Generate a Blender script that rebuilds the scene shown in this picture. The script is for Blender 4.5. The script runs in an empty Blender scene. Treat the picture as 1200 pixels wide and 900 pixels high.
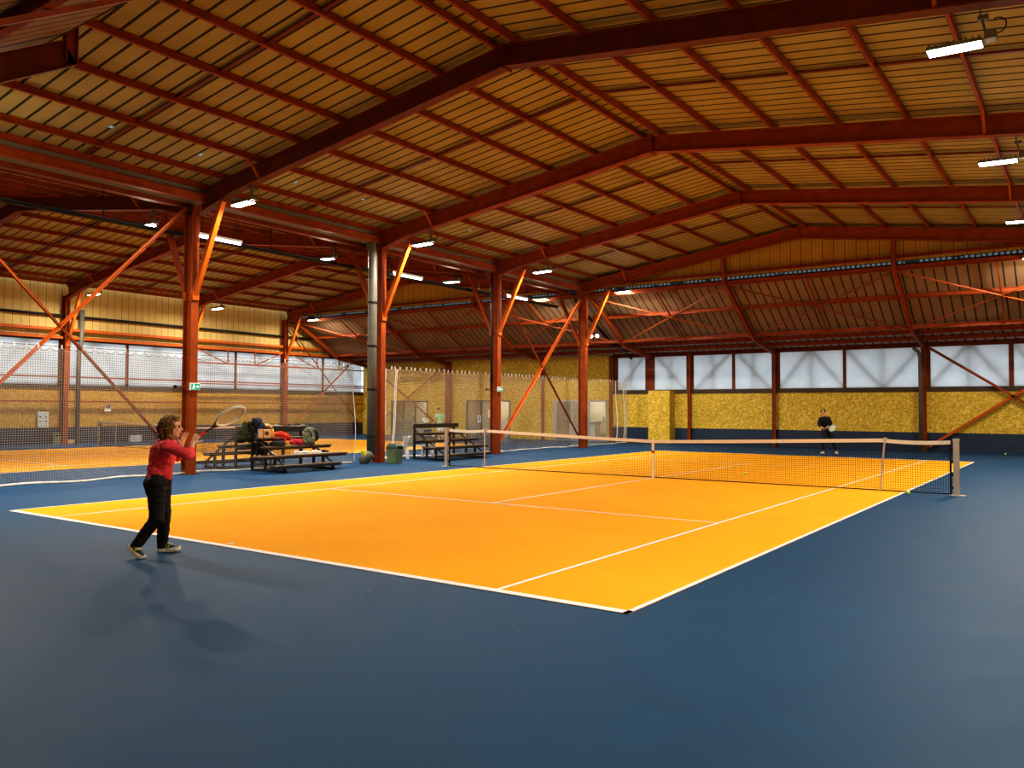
import bpy, math, random
from mathutils import Vector, Matrix, noise
random.seed(7)
V = Vector
scene = bpy.context.scene
COL = scene.collection

# ------------------------------------------------------------------ camera
CAM = V((8.5586, -17.8215, 1.6568)); YAW, PIT, ROLL, FPX = -0.619, 0.0297, 0.0037, 955.34
Fw = V((math.sin(YAW)*math.cos(PIT), math.cos(YAW)*math.cos(PIT), math.sin(PIT)))
s0 = V((math.cos(YAW), -math.sin(YAW), 0)); u0 = s0.cross(Fw)
Rt = s0*math.cos(ROLL) + u0*math.sin(ROLL); Up = -s0*math.sin(ROLL) + u0*math.cos(ROLL)
cd = bpy.data.cameras.new('camera'); cd.sensor_width = 36; cd.lens = FPX/1200*36; cd.clip_end = 300; cd.clip_start = .05
cam = bpy.data.objects.new('camera', cd); COL.objects.link(cam); scene.camera = cam
M = Matrix((Rt, Up, -Fw)).transposed().to_4x4(); M.translation = CAM; cam.matrix_world = M
def at(u, v, depth):            # a point of the place, read off the photograph at a measured distance
    return CAM + Fw*depth + Rt*((u-600)/FPX*depth) - Up*((v-450)/FPX*depth)

# ------------------------------------------------------------------ materials
def srgb(r, g, b):
    f = lambda c: (c/255/12.92) if c/255 <= .04045 else ((c/255+.055)/1.055)**2.4
    return (f(r), f(g), f(b), 1)
class NT:
    def __init__(s, name):
        s.m = bpy.data.materials.new(name); s.m.use_nodes = True; s.t = s.m.node_tree; s.t.nodes.clear()
        s.out = s.t.nodes.new('ShaderNodeOutputMaterial')
    def n(s, typ, **kw):
        nd = s.t.nodes.new(typ)
        for k, v in kw.items(): setattr(nd, k, v)
        return nd
    def l(s, a, b): s.t.links.new(a, b)
    def val(s, sock, x):
        if isinstance(x, bpy.types.NodeSocket): s.l(x, sock)
        else: sock.default_value = x
    def math(s, op, a, b=0.0, c=0.0):
        nd = s.n('ShaderNodeMath', operation=op); s.val(nd.inputs[0], a); s.val(nd.inputs[1], b)
        if len(nd.inputs) > 2: s.val(nd.inputs[2], c)
        return nd.outputs[0]
    def pos(s):
        g = s.n('ShaderNodeNewGeometry'); x = s.n('ShaderNodeSeparateXYZ'); s.l(g.outputs['Position'], x.inputs[0])
        return g.outputs['Position'], x.outputs[0], x.outputs[1], x.outputs[2]
    def noise(s, vec, scale, detail=4, rough=.55, stretch=None):
        if stretch:
            mp = s.n('ShaderNodeMapping'); s.l(vec, mp.inputs[0]); mp.inputs['Scale'].default_value = stretch; vec = mp.outputs[0]
        nd = s.n('ShaderNodeTexNoise'); s.l(vec, nd.inputs['Vector']); nd.inputs['Scale'].default_value = scale
        nd.inputs['Detail'].default_value = detail; nd.inputs['Roughness'].default_value = rough
        return nd.outputs[0]
    def ramp(s, fac, stops):
        r = s.n('ShaderNodeValToRGB'); s.l(fac, r.inputs[0]); e = r.color_ramp.elements
        while len(e) < len(stops): e.new(.5)
        for i, (p, c) in enumerate(stops): e[i].position = p; e[i].color = c
        return r.outputs[0]
    def mix(s, fac, a, b, typ='MIX'):
        nd = s.n('ShaderNodeMix', data_type='RGBA', blend_type=typ); s.val(nd.inputs[0], fac); s.val(nd.inputs[6], a); s.val(nd.inputs[7], b)
        return nd.outputs[2]
    def bsdf(s, color, rough=.6, spec=.4, metal=0, bump=None, bstr=.3, bdist=.01):
        p = s.n('ShaderNodeBsdfPrincipled'); s.val(p.inputs['Base Color'], color); s.val(p.inputs['Roughness'], rough)
        p.inputs['Specular IOR Level'].default_value = spec; p.inputs['Metallic'].default_value = metal
        if bump is not None:
            b = s.n('ShaderNodeBump'); b.inputs['Strength'].default_value = bstr; b.inputs['Distance'].default_value = bdist
            s.l(bump, b.inputs['Height']); s.l(b.outputs[0], p.inputs['Normal'])
        s.l(p.outputs[0], s.out.inputs[0]); return p
def plain(name, c, rough=.6, spec=.4, metal=0, var=.12, scale=6):
    t = NT(name); p = t.pos()[0]; n = t.noise(p, scale, 4)
    a = tuple(x*(1-var) for x in c[:3])+(1,); b = tuple(min(1, x*(1+var)) for x in c[:3])+(1,)
    t.bsdf(t.ramp(n, [(.3, a), (.7, b)]), rough, spec, metal, n, .1, .004); return t.m
def emit(name, c, strength):
    t = NT(name); e = t.n('ShaderNodeEmission'); e.inputs[0].default_value = c; e.inputs[1].default_value = strength
    t.l(e.outputs[0], t.out.inputs[0]); return t.m

def m_floor():
    t = NT('blue_acrylic_floor'); p, x, y, z = t.pos()
    big = t.noise(p, .35, 5, .6); mid = t.noise(p, 2.2, 6, .65); fine = t.noise(p, 160, 2, .7)
    c = t.ramp(mid, [(.3, (.0045, .039, .094, 1)), (.7, (.0085, .056, .124, 1))])
    c = t.mix(t.math('MULTIPLY', t.math('GREATER_THAN', big, .56), .18), c, (.012, .058, .13, 1))
    c = t.mix(.35, c, t.ramp(fine, [(.3, (.005, .032, .085, 1)), (.7, (.022, .10, .22, 1))]))
    sc = t.noise(p, 1.3, 8, .8, (1, .25, 1))
    c = t.mix(t.math('MULTIPLY', t.math('GREATER_THAN', sc, .685), .12), c, (.25, .3, .36, 1))
    vo = t.n('ShaderNodeTexVoronoi'); t.l(p, vo.inputs['Vector']); vo.inputs['Scale'].default_value = 1.6
    speck = t.math('LESS_THAN', vo.outputs['Distance'], .016)
    c = t.mix(t.math('MULTIPLY', speck, .75), c, (.42, .28, .12, 1))
    t.bsdf(c, t.math('ADD', .5, t.math('MULTIPLY', mid, .2)), .12, 0, fine, .12, .003); return t.m
def m_court():
    t = NT('orange_acrylic_court'); p, x, y, z = t.pos()
    mid = t.noise(p, .6, 5, .6); fine = t.noise(p, 170, 2, .7)
    c = t.ramp(mid, [(.3, (.84, .345, .008, 1)), (.7, (.92, .395, .014, 1))])
    c = t.mix(.16, c, t.ramp(fine, [(.3, (.62, .26, .005, 1)), (.7, (1, .55, .04, 1))]))
    sc = t.noise(p, 1.0, 8, .8, (1, .3, 1))
    c = t.mix(t.math('MULTIPLY', t.math('GREATER_THAN', sc, .70), .15), c, (.95, .6, .2, 1))
    t.bsdf(c, .9, .06, 0, fine, .1, .003); return t.m
def stripes(name, axis, base, dark, pitch, w, ribs, rough=.75, metal=.0, off=0):
    t = NT(name); p, x, y, z = t.pos(); a = (x, y, z)[axis]
    f = t.math('FRACT', t.math('DIVIDE', t.math('ADD', a, 100+off), pitch))
    line = t.math('LESS_THAN', f, w)
    r = t.math('FRACT', t.math('DIVIDE', t.math('ADD', a, 100), pitch/ribs))
    rib = t.math('MULTIPLY', t.math('LESS_THAN', r, .3), .30)
    n = t.noise(p, 1.1, 5, .6); g = t.noise(p, 90, 2, .7)
    lo = tuple(q*.8 for q in base[:3])+(1,); hi = tuple(min(1, q*1.15) for q in base[:3])+(1,)
    c = t.ramp(n, [(.3, lo), (.7, hi)])
    c = t.mix(rib, c, tuple(q*.35 for q in base[:3])+(1,))
    c = t.mix(.25, c, t.ramp(g, [(.3, tuple(q*.5 for q in base[:3])+(1,)), (.7, tuple(min(1, q*1.4) for q in base[:3])+(1,))]))
    c = t.mix(t.math('MULTIPLY', line, .93), c, dark)
    t.bsdf(c, rough, .15, metal, f, .5, .02); return t.m
def m_osb(name, k=1.0, tint=(1, 1, 1)):
    t = NT(name); p, x, y, z = t.pos()
    vo = t.n('ShaderNodeTexVoronoi'); mp = t.n('ShaderNodeMapping'); t.l(p, mp.inputs[0])
    mp.inputs['Rotation'].default_value = (.3, .5, .4); mp.inputs['Scale'].default_value = (14, 14, 14); t.l(mp.outputs[0], vo.inputs['Vector']); vo.inputs['Scale'].default_value = 1.3
    w = t.n('ShaderNodeSeparateColor'); t.l(vo.outputs['Color'], w.inputs[0])
    n = t.noise(p, 34, 4, .7); big = t.noise(p, .5, 3)
    f = t.math('ADD', t.math('MULTIPLY', w.outputs[0], .55), t.math('MULTIPLY', n, .45))
    q = lambda r, g, b: (r*k*tint[0], g*k*tint[1], b*k*tint[2], 1)
    c = t.ramp(f, [(.15, q(.26, .15, .014)), (.42, q(.47, .31, .022)), (.62, q(.56, .38, .035)), (.85, q(.78, .60, .16))])
    c = t.mix(t.math('MULTIPLY', big, .35), c, q(.44, .28, .02))
    s1 = t.math('LESS_THAN', t.math('FRACT', t.math('DIVIDE', t.math('ADD', x, 100.3), 1.25)), .008)
    s2 = t.math('LESS_THAN', t.math('FRACT', t.math('DIVIDE', t.math('ADD', y, 100.3), 1.25)), .008)
    c = t.mix(t.math('MULTIPLY', t.math('MAXIMUM', s1, 0), .5), c, q(.12, .06, .01))
    t.bsdf(c, .6, .3, 0, f, .25, .004); return t.m
def m_panel():
    t = NT('translucent_panel'); p = t.pos()[0]; n = t.noise(p, 1.5, 3)
    c = t.ramp(n, [(.3, (.80, .84, .86, 1)), (.7, (.90, .93, .95, 1))])
    tr = t.n('ShaderNodeBsdfTranslucent'); df = t.n('ShaderNodeBsdfDiffuse'); mx = t.n('ShaderNodeMixShader'); mx.inputs[0].default_value = .18
    t.l(c, tr.inputs[0]); t.l(c, df.inputs[0]); t.l(tr.outputs[0], mx.inputs[1]); t.l(df.outputs[0], mx.inputs[2]); t.l(mx.outputs[0], t.out.inputs[0]); return t.m
def m_glass():
    t = NT('door_glass'); tr = t.n('ShaderNodeBsdfTransparent'); gl = t.n('ShaderNodeBsdfGlossy'); mx = t.n('ShaderNodeMixShader')
    tr.inputs[0].default_value = (.8, .86, .88, 1); gl.inputs[0].default_value = (.9, .95, 1, 1); gl.inputs[1].default_value = .12; mx.inputs[0].default_value = .22
    t.l(tr.outputs[0], mx.inputs[1]); t.l(gl.outputs[0], mx.inputs[2]); t.l(mx.outputs[0], t.out.inputs[0]); return t.m
def m_dash():       # daylight seen through the ribs of the lean-to ridge
    t = NT('ridge_daylight'); p, x, y, z = t.pos()
    f = t.math('FRACT', t.math('DIVIDE', t.math('ADD', x, 100), .167)); n = t.noise(p, 2, 3)
    on = t.math('MULTIPLY', t.math('LESS_THAN', f, .62), t.math('GREATER_THAN', n, .42))
    e = t.n('ShaderNodeEmission'); e.inputs[0].default_value = (.62, .74, .80, 1); t.l(t.math('ADD', .02, t.math('MULTIPLY', on, .16)), e.inputs[1])
    t.l(e.outputs[0], t.out.inputs[0]); return t.m

MT = dict(
    floor=m_floor(), court=m_court(), line=plain('white_line_paint', (.80, .78, .74, 1), .6, .3, 0, .06),
    deck=stripes('roof_deck', 1, (.40, .31, .11, 1), (.008, .006, .004, 1), .335, .17, 6),
    lean=stripes('lean_to_deck', 0, (.30, .185, .095, 1), (.018, .012, .009, 1), .335, .15, 5),
    lean2=stripes('lean_to_eaves', 0, (.46, .42, .38, 1), (.03, .022, .018, 1), .335, .2, 4),
    clad=stripes('ribbed_cladding', 1, (.60, .43, .15, 1), (.16, .10, .03, 1), .34, .07, 4),
    gable=stripes('gable_cladding', 0, (.50, .30, .06, 1), (.10, .055, .012, 1), .38, .06, 3),
    osb=m_osb('osb_board', 1.2), osb2=m_osb('osb_board_brown', .95, (1.0, .86, .8)),
    navy=plain('navy_wainscot', (.016, .030, .060, 1), .55, .3, 0, .15, 3),
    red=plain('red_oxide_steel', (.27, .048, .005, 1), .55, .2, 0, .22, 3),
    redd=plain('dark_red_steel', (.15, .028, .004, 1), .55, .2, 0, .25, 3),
    orange=plain('lit_orange_steel', (.42, .082, .005, 1), .55, .2, 0, .15, 3),  # brighter copy of the red steel, lamp light put into the colour
    black=plain('black_metal', (.012, .011, .011, 1), .6, .2), dark=plain('dark_timber', (.055, .032, .014, 1), .6, .3, 0, .4, 9),
    grey=plain('grey_pvc', (.115, .105, .08, 1), .45, .4), galv=plain('galvanised_gutter', (.20, .16, .11, 1), .6, .3, .1),
    alu=plain('aluminium_post', (.50, .46, .40, 1), .4, .5, .2, .06), tape=plain('white_net_tape', (.82, .76, .66, 1), .7, .2, 0, .05, 30),
    netd=plain('black_net_cord', (.012, .012, .014, 1), .8, .2), netl=plain('beige_net_cord', (.50, .40, .28, 1), .8, .2),
    netm=plain('grey_net_cord', (.36, .30, .24, 1), .8, .2),
    rope=plain('white_rope', (.74, .70, .62, 1), .8, .2), white=plain('white_plastic', (.74, .73, .70, 1), .45, .4, 0, .06),
    green=plain('green_plastic', (.15, .21, .10, 1), .45, .4), dgreen=plain('dark_green_plastic', (.045, .075, .05, 1), .45, .4),
    bench=plain('black_brown_bench_wood', (.016, .011, .008, 1), .38, .5, 0, .4, 14), benchtop=plain('lighter_bench_wood', (.10, .062, .030, 1), .42, .45, 0, .35, 14),  # boards in a browner, lighter tone than the bench frame
    panel=m_panel(), glass=m_glass(), dash=m_dash(),
    lens=emit('lamp_lens', (.95, .97, 1, 1), 26), tube=emit('lamp_tube', (.93, .93, 1, 1), 12), hole=emit('daylight_hole', (.4, .62, .72, 1), .5),
    lamp=plain('lamp_housing', (.16, .15, .12, 1), .4, .5, .2),
    exitg=emit('exit_sign_green', (.05, .42, .22, 1), .9), exitw=emit('exit_sign_white', (.85, 1, .92, 1), 1.6),
    skin=plain('skin', (.78, .45, .27, 1), .5, .35, 0, .08, 20), skin2=plain('tanned_skin', (.62, .32, .17, 1), .5, .35, 0, .08, 20),
    lips=plain('lips', (.42, .12, .09, 1), .45, .4), eye=plain('eye', (.03, .02, .015, 1), .2, .6),
    pink=plain('coral_red_jersey', (.95, .085, .105, 1), .75, .2, 0, .14, 40), trs=plain('black_track_trousers', (.012, .011, .012, 1), .75, .25, 0, .2, 30),
    bsw=plain('black_sweatshirt', (.012, .011, .012, 1), .8, .2, 0, .2, 30), mint=plain('mint_shirt', (.36, .66, .42, 1), .8, .2, 0, .1, 20),
    wshort=plain('white_shorts', (.75, .75, .72, 1), .8, .2), hair=plain('curly_brown_hair', (.19, .10, .022, 1), .5, .4, 0, .6, 30),
    hair2=plain('dark_hair', (.02, .014, .01, 1), .45, .4, 0, .4, 30), shoe=plain('black_shoe_mesh', (.03, .03, .028, 1), .6, .3),
    sole=plain('cream_sole', (.85, .80, .68, 1), .6, .3), lime=plain('lime_trim', (.50, .58, .05, 1), .5, .3), cream=plain('cream_lining', (.66, .60, .40, 1), .7, .2),
    wshoe=plain('white_shoe', (.78, .76, .72, 1), .5, .3), grip=plain('red_grip', (.78, .055, .02, 1), .6, .3), frame=plain('white_racket_frame', (.86, .84, .78, 1), .3, .5),
    rdark=plain('dark_racket_shaft', (.05, .02, .015, 1), .35, .5), string=plain('racket_strings', (.85, .80, .66, 1), .6, .3), teal=plain('teal_racket_frame', (.06, .36, .36, 1), .35, .5),
    ball=plain('tennis_felt', (.62, .80, .03, 1), .9, .1, 0, .15, 60),
    navyj=plain('navy_jacket', (.016, .022, .05, 1), .8, .2, 0, .2, 30), olive=plain('olive_jacket', (.028, .032, .011, 1), .8, .2, 0, .3, 20),
    sage=plain('sage_nylon', (.13, .15, .09, 1), .55, .35, 0, .2, 20), redc=plain('red_fabric', (.66, .05, .02, 1), .75, .2, 0, .2, 20), crims=plain('crimson_fabric', (.50, .03, .05, 1), .75, .2, 0, .2, 20),
    beige=plain('beige_card', (.60, .40, .20, 1), .7, .2), brown=plain('brown_print', (.12, .06, .03, 1), .7, .2), orb=plain('orange_bottle', (.85, .32, .01, 1), .35, .5),
    bag=plain('black_bag', (.018, .016, .017, 1), .6, .3, 0, .3, 20), maroon=plain('maroon_fabric', (.16, .02, .02, 1), .75, .2), signb=plain('pale_blue_sign', (.55, .64, .64, 1), .5, .3),
    silver=plain('silver_frame', (.42, .44, .44, 1), .35, .5, .4), foyer=plain('foyer_wall', (.40, .30, .20, 1), .7, .2), bluepot=plain('blue_plastic', (.05, .07, .16, 1), .5, .3), plant=plain('yellow_green_leaves', (.35, .33, .04, 1), .7, .2),
)

# ------------------------------------------------------------------ mesh helpers
class MB:
    def __init__(s): s.v = []; s.f = []; s.mi = []; s.cur = 0
    def _add(s, vs, fs):
        b = len(s.v); s.v += [tuple(v) for v in vs]; s.f += [tuple(b+i for i in f) for f in fs]; s.mi += [s.cur]*len(fs)
    def box(s, x0, y0, z0, x1, y1, z1):
        s._add([(x0,y0,z0),(x1,y0,z0),(x1,y1,z0),(x0,y1,z0),(x0,y0,z1),(x1,y0,z1),(x1,y1,z1),(x0,y1,z1)],
               [(0,3,2,1),(4,5,6,7),(0,1,5,4),(1,2,6,5),(2,3,7,6),(3,0,4,7)]); return s
    def quad(s, *p): s._add(p, [tuple(range(len(p)))]); return s
    def prism(s, prof, a, b, side, up):          # extrude a 2-D profile from a to b
        n = len(prof); a = V(a); b = V(b)
        vs = [a+side*p[0]+up*p[1] for p in prof]+[b+side*p[0]+up*p[1] for p in prof]
        s._add(vs, [(i, (i+1) % n, n+(i+1) % n, n+i) for i in range(n)]+[tuple(reversed(range(n))), tuple(range(n, 2*n))]); return s
    def axes(s, a, b, up):
        d = (V(b)-V(a)).normalized(); side = d.cross(V(up))
        if side.length < 1e-4: side = d.cross(V((1, 0, 0)))
        side.normalize(); return side, side.cross(d).normalized()
    def bar(s, a, b, w, h, up=(0, 0, 1)):
        sd, u = s.axes(a, b, up); return s.prism([(-w/2,-h/2),(w/2,-h/2),(w/2,h/2),(-w/2,h/2)], a, b, sd, u)
    def ibeam(s, a, b, w, h, tf=.02, tw=.014, up=(0, 0, 1)):
        sd, u = s.axes(a, b, up); W, H = w/2, h/2
        return s.prism([(-W,-H),(W,-H),(W,-H+tf),(tw/2,-H+tf),(tw/2,H-tf),(W,H-tf),(W,H),(-W,H),(-W,H-tf),(-tw/2,H-tf),(-tw/2,-H+tf),(-W,-H+tf)], a, b, sd, u)
    def angle(s, a, b, w, h, t=.012, up=(0, 0, 1)):
        sd, u = s.axes(a, b, up); return s.prism([(-w/2,-h/2),(w/2,-h/2),(w/2,-h/2+t),(-w/2+t,-h/2+t),(-w/2+t,h/2),(-w/2,h/2)], a, b, sd, u)
    def tube(s, pts, r, n=8, cap=True):
        pts = [V(p) for p in pts]; rs = r if isinstance(r, (list, tuple)) else [r]*len(pts); rings = []; prev = None
        for i, p in enumerate(pts):
            d = (pts[min(i+1, len(pts)-1)]-pts[max(i-1, 0)]).normalized()
            if prev is None: a = d.orthogonal().normalized()
            else:
                a = prev-d*prev.dot(d); a = a.normalized() if a.length > 1e-6 else d.orthogonal().normalized()
            prev = a; b = d.cross(a); rings.append([p+(a*math.cos(t)+b*math.sin(t))*rs[i] for t in [2*math.pi*k/n for k in range(n)]])
        vs = [v for g in rings for v in g]; fs = []
        for i in range(len(pts)-1):
            for k in range(n): fs.append((i*n+k, i*n+(k+1) % n, (i+1)*n+(k+1) % n, (i+1)*n+k))
        if cap: fs += [tuple(reversed(range(n))), tuple((len(pts)-1)*n+k for k in range(n))]
        s._add(vs, fs); return s
    def lathe(s, c, prof, n=20, axis=(0, 0, 1)):
        c = V(c); ax = V(axis).normalized(); return s.tube([c+ax*z for r, z in prof], [max(r, 1e-4) for r, z in prof], n)
    def ball(s, c, r, n=12, m=8, M3=None):
        c = V(c); r = (r, r, r) if not isinstance(r, (tuple, list)) else r; vs = []; fs = []
        for i in range(m+1):
            th = math.pi*i/m
            for k in range(n):
                ph = 2*math.pi*k/n; q = V((r[0]*math.sin(th)*math.cos(ph), r[1]*math.sin(th)*math.sin(ph), r[2]*math.cos(th)))
                vs.append(c+((M3@q) if M3 else q))
        for i in range(m):
            for k in range(n): fs.append((i*n+k, (i+1)*n+k, (i+1)*n+(k+1) % n, i*n+(k+1) % n))
        s._add(vs, fs); return s
    def cap(s, a, b, r1, r2, n=14):             # tapered capsule
        a = V(a); b = V(b); d = (b-a); L = d.length; d.normalize(); pts = []; rs = []
        for k in range(6): t = math.pi/2*(1-k/5); pts.append(a-d*r1*math.sin(t)); rs.append(max(r1*math.cos(t), .0006))
        for k in range(1, 6): t = math.pi/2*k/5; pts.append(b+d*r2*math.sin(t)); rs.append(max(r2*math.cos(t), .0006))
        if L > .02: pts[6:6] = [b]; rs[6:6] = [r2]
        return s.tube(pts, rs, n)
    def mesh(s, name, mats, smooth=False):
        me = bpy.data.meshes.new(name); me.from_pydata(s.v, [], s.f)
        mats = mats if isinstance(mats, (list, tuple)) else [mats]
        for m in mats: me.materials.append(MT[m] if isinstance(m, str) else m)
        me.polygons.foreach_set('material_index', s.mi)
        if smooth: me.polygons.foreach_set('use_smooth', [True]*len(s.f))
        me.update(); return me
    def build(s, name, mats, parent=None, smooth=False, bevel=0, orient=True):
        me = s.mesh(name, mats, smooth); return link(name, me, parent, bevel)
def link(name, me, parent=None, bevel=0):
    o = bpy.data.objects.new(name, me); COL.objects.link(o)
    if parent is not None:
        o.parent = parent; o.matrix_parent_inverse = (Matrix.Translation(parent.location)@parent.rotation_euler.to_matrix().to_4x4()).inverted()
    if bevel:
        b = o.modifiers.new('bevel', 'BEVEL'); b.width = bevel; b.segments = 2; b.limit_method = 'ANGLE'
    return o
def tag(o, label, cat, group=None, kind=None):
    o['label'] = label; o['category'] = cat
    if group: o['group'] = group
    if kind: o['kind'] = kind
    return o
def thing(name, label, cat, loc=(0, 0, 0), group=None):
    o = bpy.data.objects.new(name, None); o.empty_display_size = .1; COL.objects.link(o); o.location = loc; return tag(o, label, cat, group)
def struct(name, mb, mat, label=None, parent=None, **kw):
    o = mb.build(name, mat, parent, **kw)
    if parent is None:
        o['kind'] = 'structure'
        o['category'] = name.split('_')[0]
        if label: o['label'] = label
    return o
def dup(root, delta, label, group=None):
    r = root.copy(); COL.objects.link(r); r.location = root.location+V(delta); r['label'] = label
    if group: r['group'] = group
    for ch in root.children:
        c = ch.copy(); COL.objects.link(c); c.parent = r; c.matrix_parent_inverse = ch.matrix_parent_inverse.copy()
        for g in ch.children:
            d = g.copy(); COL.objects.link(d); d.parent = c; d.matrix_parent_inverse = g.matrix_parent_inverse.copy()
    return r
def voxel(mb, size, smooth=4, nz=0, nf=12, seed=0, aniso=None):     # one continuous skin over overlapping volumes
    me = mb.mesh('tmp', 'white'); o = bpy.data.objects.new('tmp', me); COL.objects.link(o)
    r = o.modifiers.new('r', 'REMESH'); r.mode = 'VOXEL'; r.voxel_size = size; r.use_smooth_shade = True
    if smooth: sm = o.modifiers.new('s', 'SMOOTH'); sm.factor = .5; sm.iterations = smooth
    dg = bpy.context.evaluated_depsgraph_get(); out = bpy.data.meshes.new_from_object(o.evaluated_get(dg), depsgraph=dg)
    bpy.data.objects.remove(o); bpy.data.meshes.remove(me)
    out.materials.clear()
    if nz:
        off = V((seed*3.1, seed*1.7, seed*.9))
        for v in out.vertices:
            q = v.co*nf
            if aniso: q = V((q.x*aniso[0], q.y*aniso[1], q.z*aniso[2]))
            v.co += v.normal*(noise.noise(q+off)*nz + .5*nz*noise.noise(q*2.3+off))
    out.polygons.foreach_set('use_smooth', [True]*len(out.polygons)); out.update(); return out
def blob(name, mb, mat, parent=None, size=.012, smooth=3, nz=.012, nf=14, seed=1, aniso=None):
    me = voxel(mb, size, smooth, nz, nf, seed, aniso); me.materials.append(MT[mat]); me.name = name; return link(name, me, parent)

# ------------------------------------------------------------------ the setting
HX = 9.45; XC = (0.0, -18.9); XR, XL, YF, YB = 9.78, -28.65, 18.35, -18.75
SL = .135
def zr(d): return 8.22-SL*abs(d)          # top of rafter
def zd(d): return 8.37-SL*abs(d)          # roof deck
struct('floor', MB().box(XL-.3, YB-.3, -.2, XR+.3, 20.9, 0), 'floor', 'dark blue acrylic sports floor of the hall')
def court(cx, label):
    c = struct('court_surface', MB().box(cx-5.485, -11.885, -.05, cx+5.485, 11.885, .004), 'court', label)
    c['category'] = 'court'
    L = lambda x0, y0, x1, y1: MB().quad((x0,y0,.0065),(x1,y0,.0065),(x1,y1,.0065),(x0,y1,.0065)).build('line', 'line', c)
    w = .05
    for s in (-1, 1):
        L(cx+s*5.485-w/2-s*w/2, -11.885, cx+s*5.485+w/2-s*w/2, 11.885)
        L(cx-5.485, s*11.885-.05-s*.05, cx+5.485, s*11.885+.05-s*.05)
        L(cx+s*4.115-w/2, -11.785, cx+s*4.115+w/2, 11.785)
        L(cx-4.09, s*6.4-w/2, cx+4.09, s*6.4+w/2)
        L(cx-w/2, s*11.785-s*.1-.05, cx+w/2, s*11.785-s*.1+.05)
    L(cx-w/2, -6.375, cx+w/2, 6.375)
court(0, 'orange tennis court with white lines in the near hall'); court(-18.95, 'orange tennis court beyond the divider net')

# walls ----------------------------------------------------------------
def wx(x, y0, y1, z0, z1, t=.12): return MB().box(min(x, x+t), y0, z0, max(x, x+t), y1, z1)
def wy(y, x0, x1, z0, z1, t=.12): return MB().box(x0, min(y, y+t), z0, x1, max(y, y+t), z1)
struct('wall_left', wx(XL, YB, YF, .75, 2.42, -.12), 'osb2', 'brown chipboard lining of the far left wall')
struct('baseboard_left', wx(XL, YB, YF, 0, .75, -.14), 'navy', 'dark navy base band of the left wall')
struct('trim_1', wx(XL+.03, YB, YF, 2.42, 2.62, -.16), 'dark', 'dark timber sill under the left windows')
struct('trim_2', wx(XL+.03, YB, YF, 4.58, 4.80, -.16), 'dark', 'dark timber lintel over the left windows')
mb = MB(); mb.box(XL-.1, -12.4, 4.8, XL, 12.4, 7.3)
for s in (-1, 1):
    mb.prism([(12.4*s, 4.8), (18.5*s, 4.8), (15.6*s, 4.8), (12.4*s, 6.9)], (XL-.1, 0, 0), (XL, 0, 0), V((0, 1, 0)), V((0, 0, 1)))
struct('wall_left_upper', mb, 'clad', 'yellow ribbed metal cladding high on the left wall')
for i, (a, b) in enumerate(((-18.3,-15.1),(-15,-12.1),(-12,-9.05),(-8.95,-6.05),(-5.95,-3.05),(-2.95,-.15),(.35,2.95),(3.05,5.95),(6.05,8.95),(9.05,11.95),(12.1,15),(15.1,18.2))):
    w = struct('window_%d' % (i+1), wx(XL-.02, a, b, 2.62, 4.58, -.012), 'panel', 'translucent white panel %d along the left wall' % (i+1))
mb = MB()
for y in (-15.05,-12.05,-9,-6,-3,.1,3,6,9,12.02,15.05): mb.box(XL-.05, y-.06 if y != .1 else -.15, 2.62, XL+.02, y+.06 if y != .1 else .35, 4.58)
struct('trim_3', mb, 'redd', 'dark red mullions between the left windows')
# right and back walls (behind the viewer)
struct('wall_right', wx(XR, YB, YF, .75, 7.3), 'osb', 'chipboard wall at the right of the hall'); struct('baseboard_right', wx(XR, YB, YF, 0, .75, .14), 'navy')
struct('wall_back', wy(YB, XL, XR, .75, 4.6, -.12), 'osb', 'chipboard wall behind the near baseline'); struct('baseboard_back', wy(YB, XL, XR, 0, .75, -.14), 'navy')
# far wall
DOORS = ((-26.25, -23.25), (-20.4, -17.3), (-14.5, -11.32))
mb = MB(); DH = 2.09; xs = [XL]+[q for d in DOORS for q in d]+[-11.0]
for a, b in zip(xs[0::2], xs[1::2]): mb.box(a, YF, 0, b, YF+.12, DH)
mb.box(XL, YF, DH, -11.0, YF+.12, 4.45)
struct('wall_far_left', mb, 'osb', 'tall yellow chipboard wall with the three glass doors')
struct('wall_far', wy(YF, -11.0, XR, .75, 2.38), 'osb', 'yellow chipboard lining behind the far baseline')
struct('baseboard_far', wy(YF-.02, -11.0, XR, 0, .75, .14), 'navy', 'dark navy base band of the far wall')
struct('trim_4', wy(YF-.04, -11.0, XR, 2.38, 2.57, .16), 'dark', 'dark timber sill under the far windows')
struct('trim_5', wy(YF-.03, -11.0, XR, 4.17, 4.5, .16), 'redd', 'dark red eaves beam above the far windows')
FW = ((-10.72,-9.22),(-8.72,-7.08),(-6.72,-4.86),(-4.72,-3.04),(-2.68,-.03),(.1,2.96),(3.3,5.98),(6.14,9.0))
for i, (a, b) in enumerate(FW):
    struct('window_%d' % (i+21), wy(YF+.02, a, b, 2.57, 4.17, .012), 'panel', 'translucent white panel %d of the far wall window band' % (i+1))
mb = MB(); e = [-11.0]+[q for w in FW for q in w]+[XR]
for a, b in zip(e[0::2], e[1::2]): mb.box(a, YF, 2.57, b, YF+.06, 4.17)
struct('trim_6', mb, 'redd', 'dark red mullions between the far windows')
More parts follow.
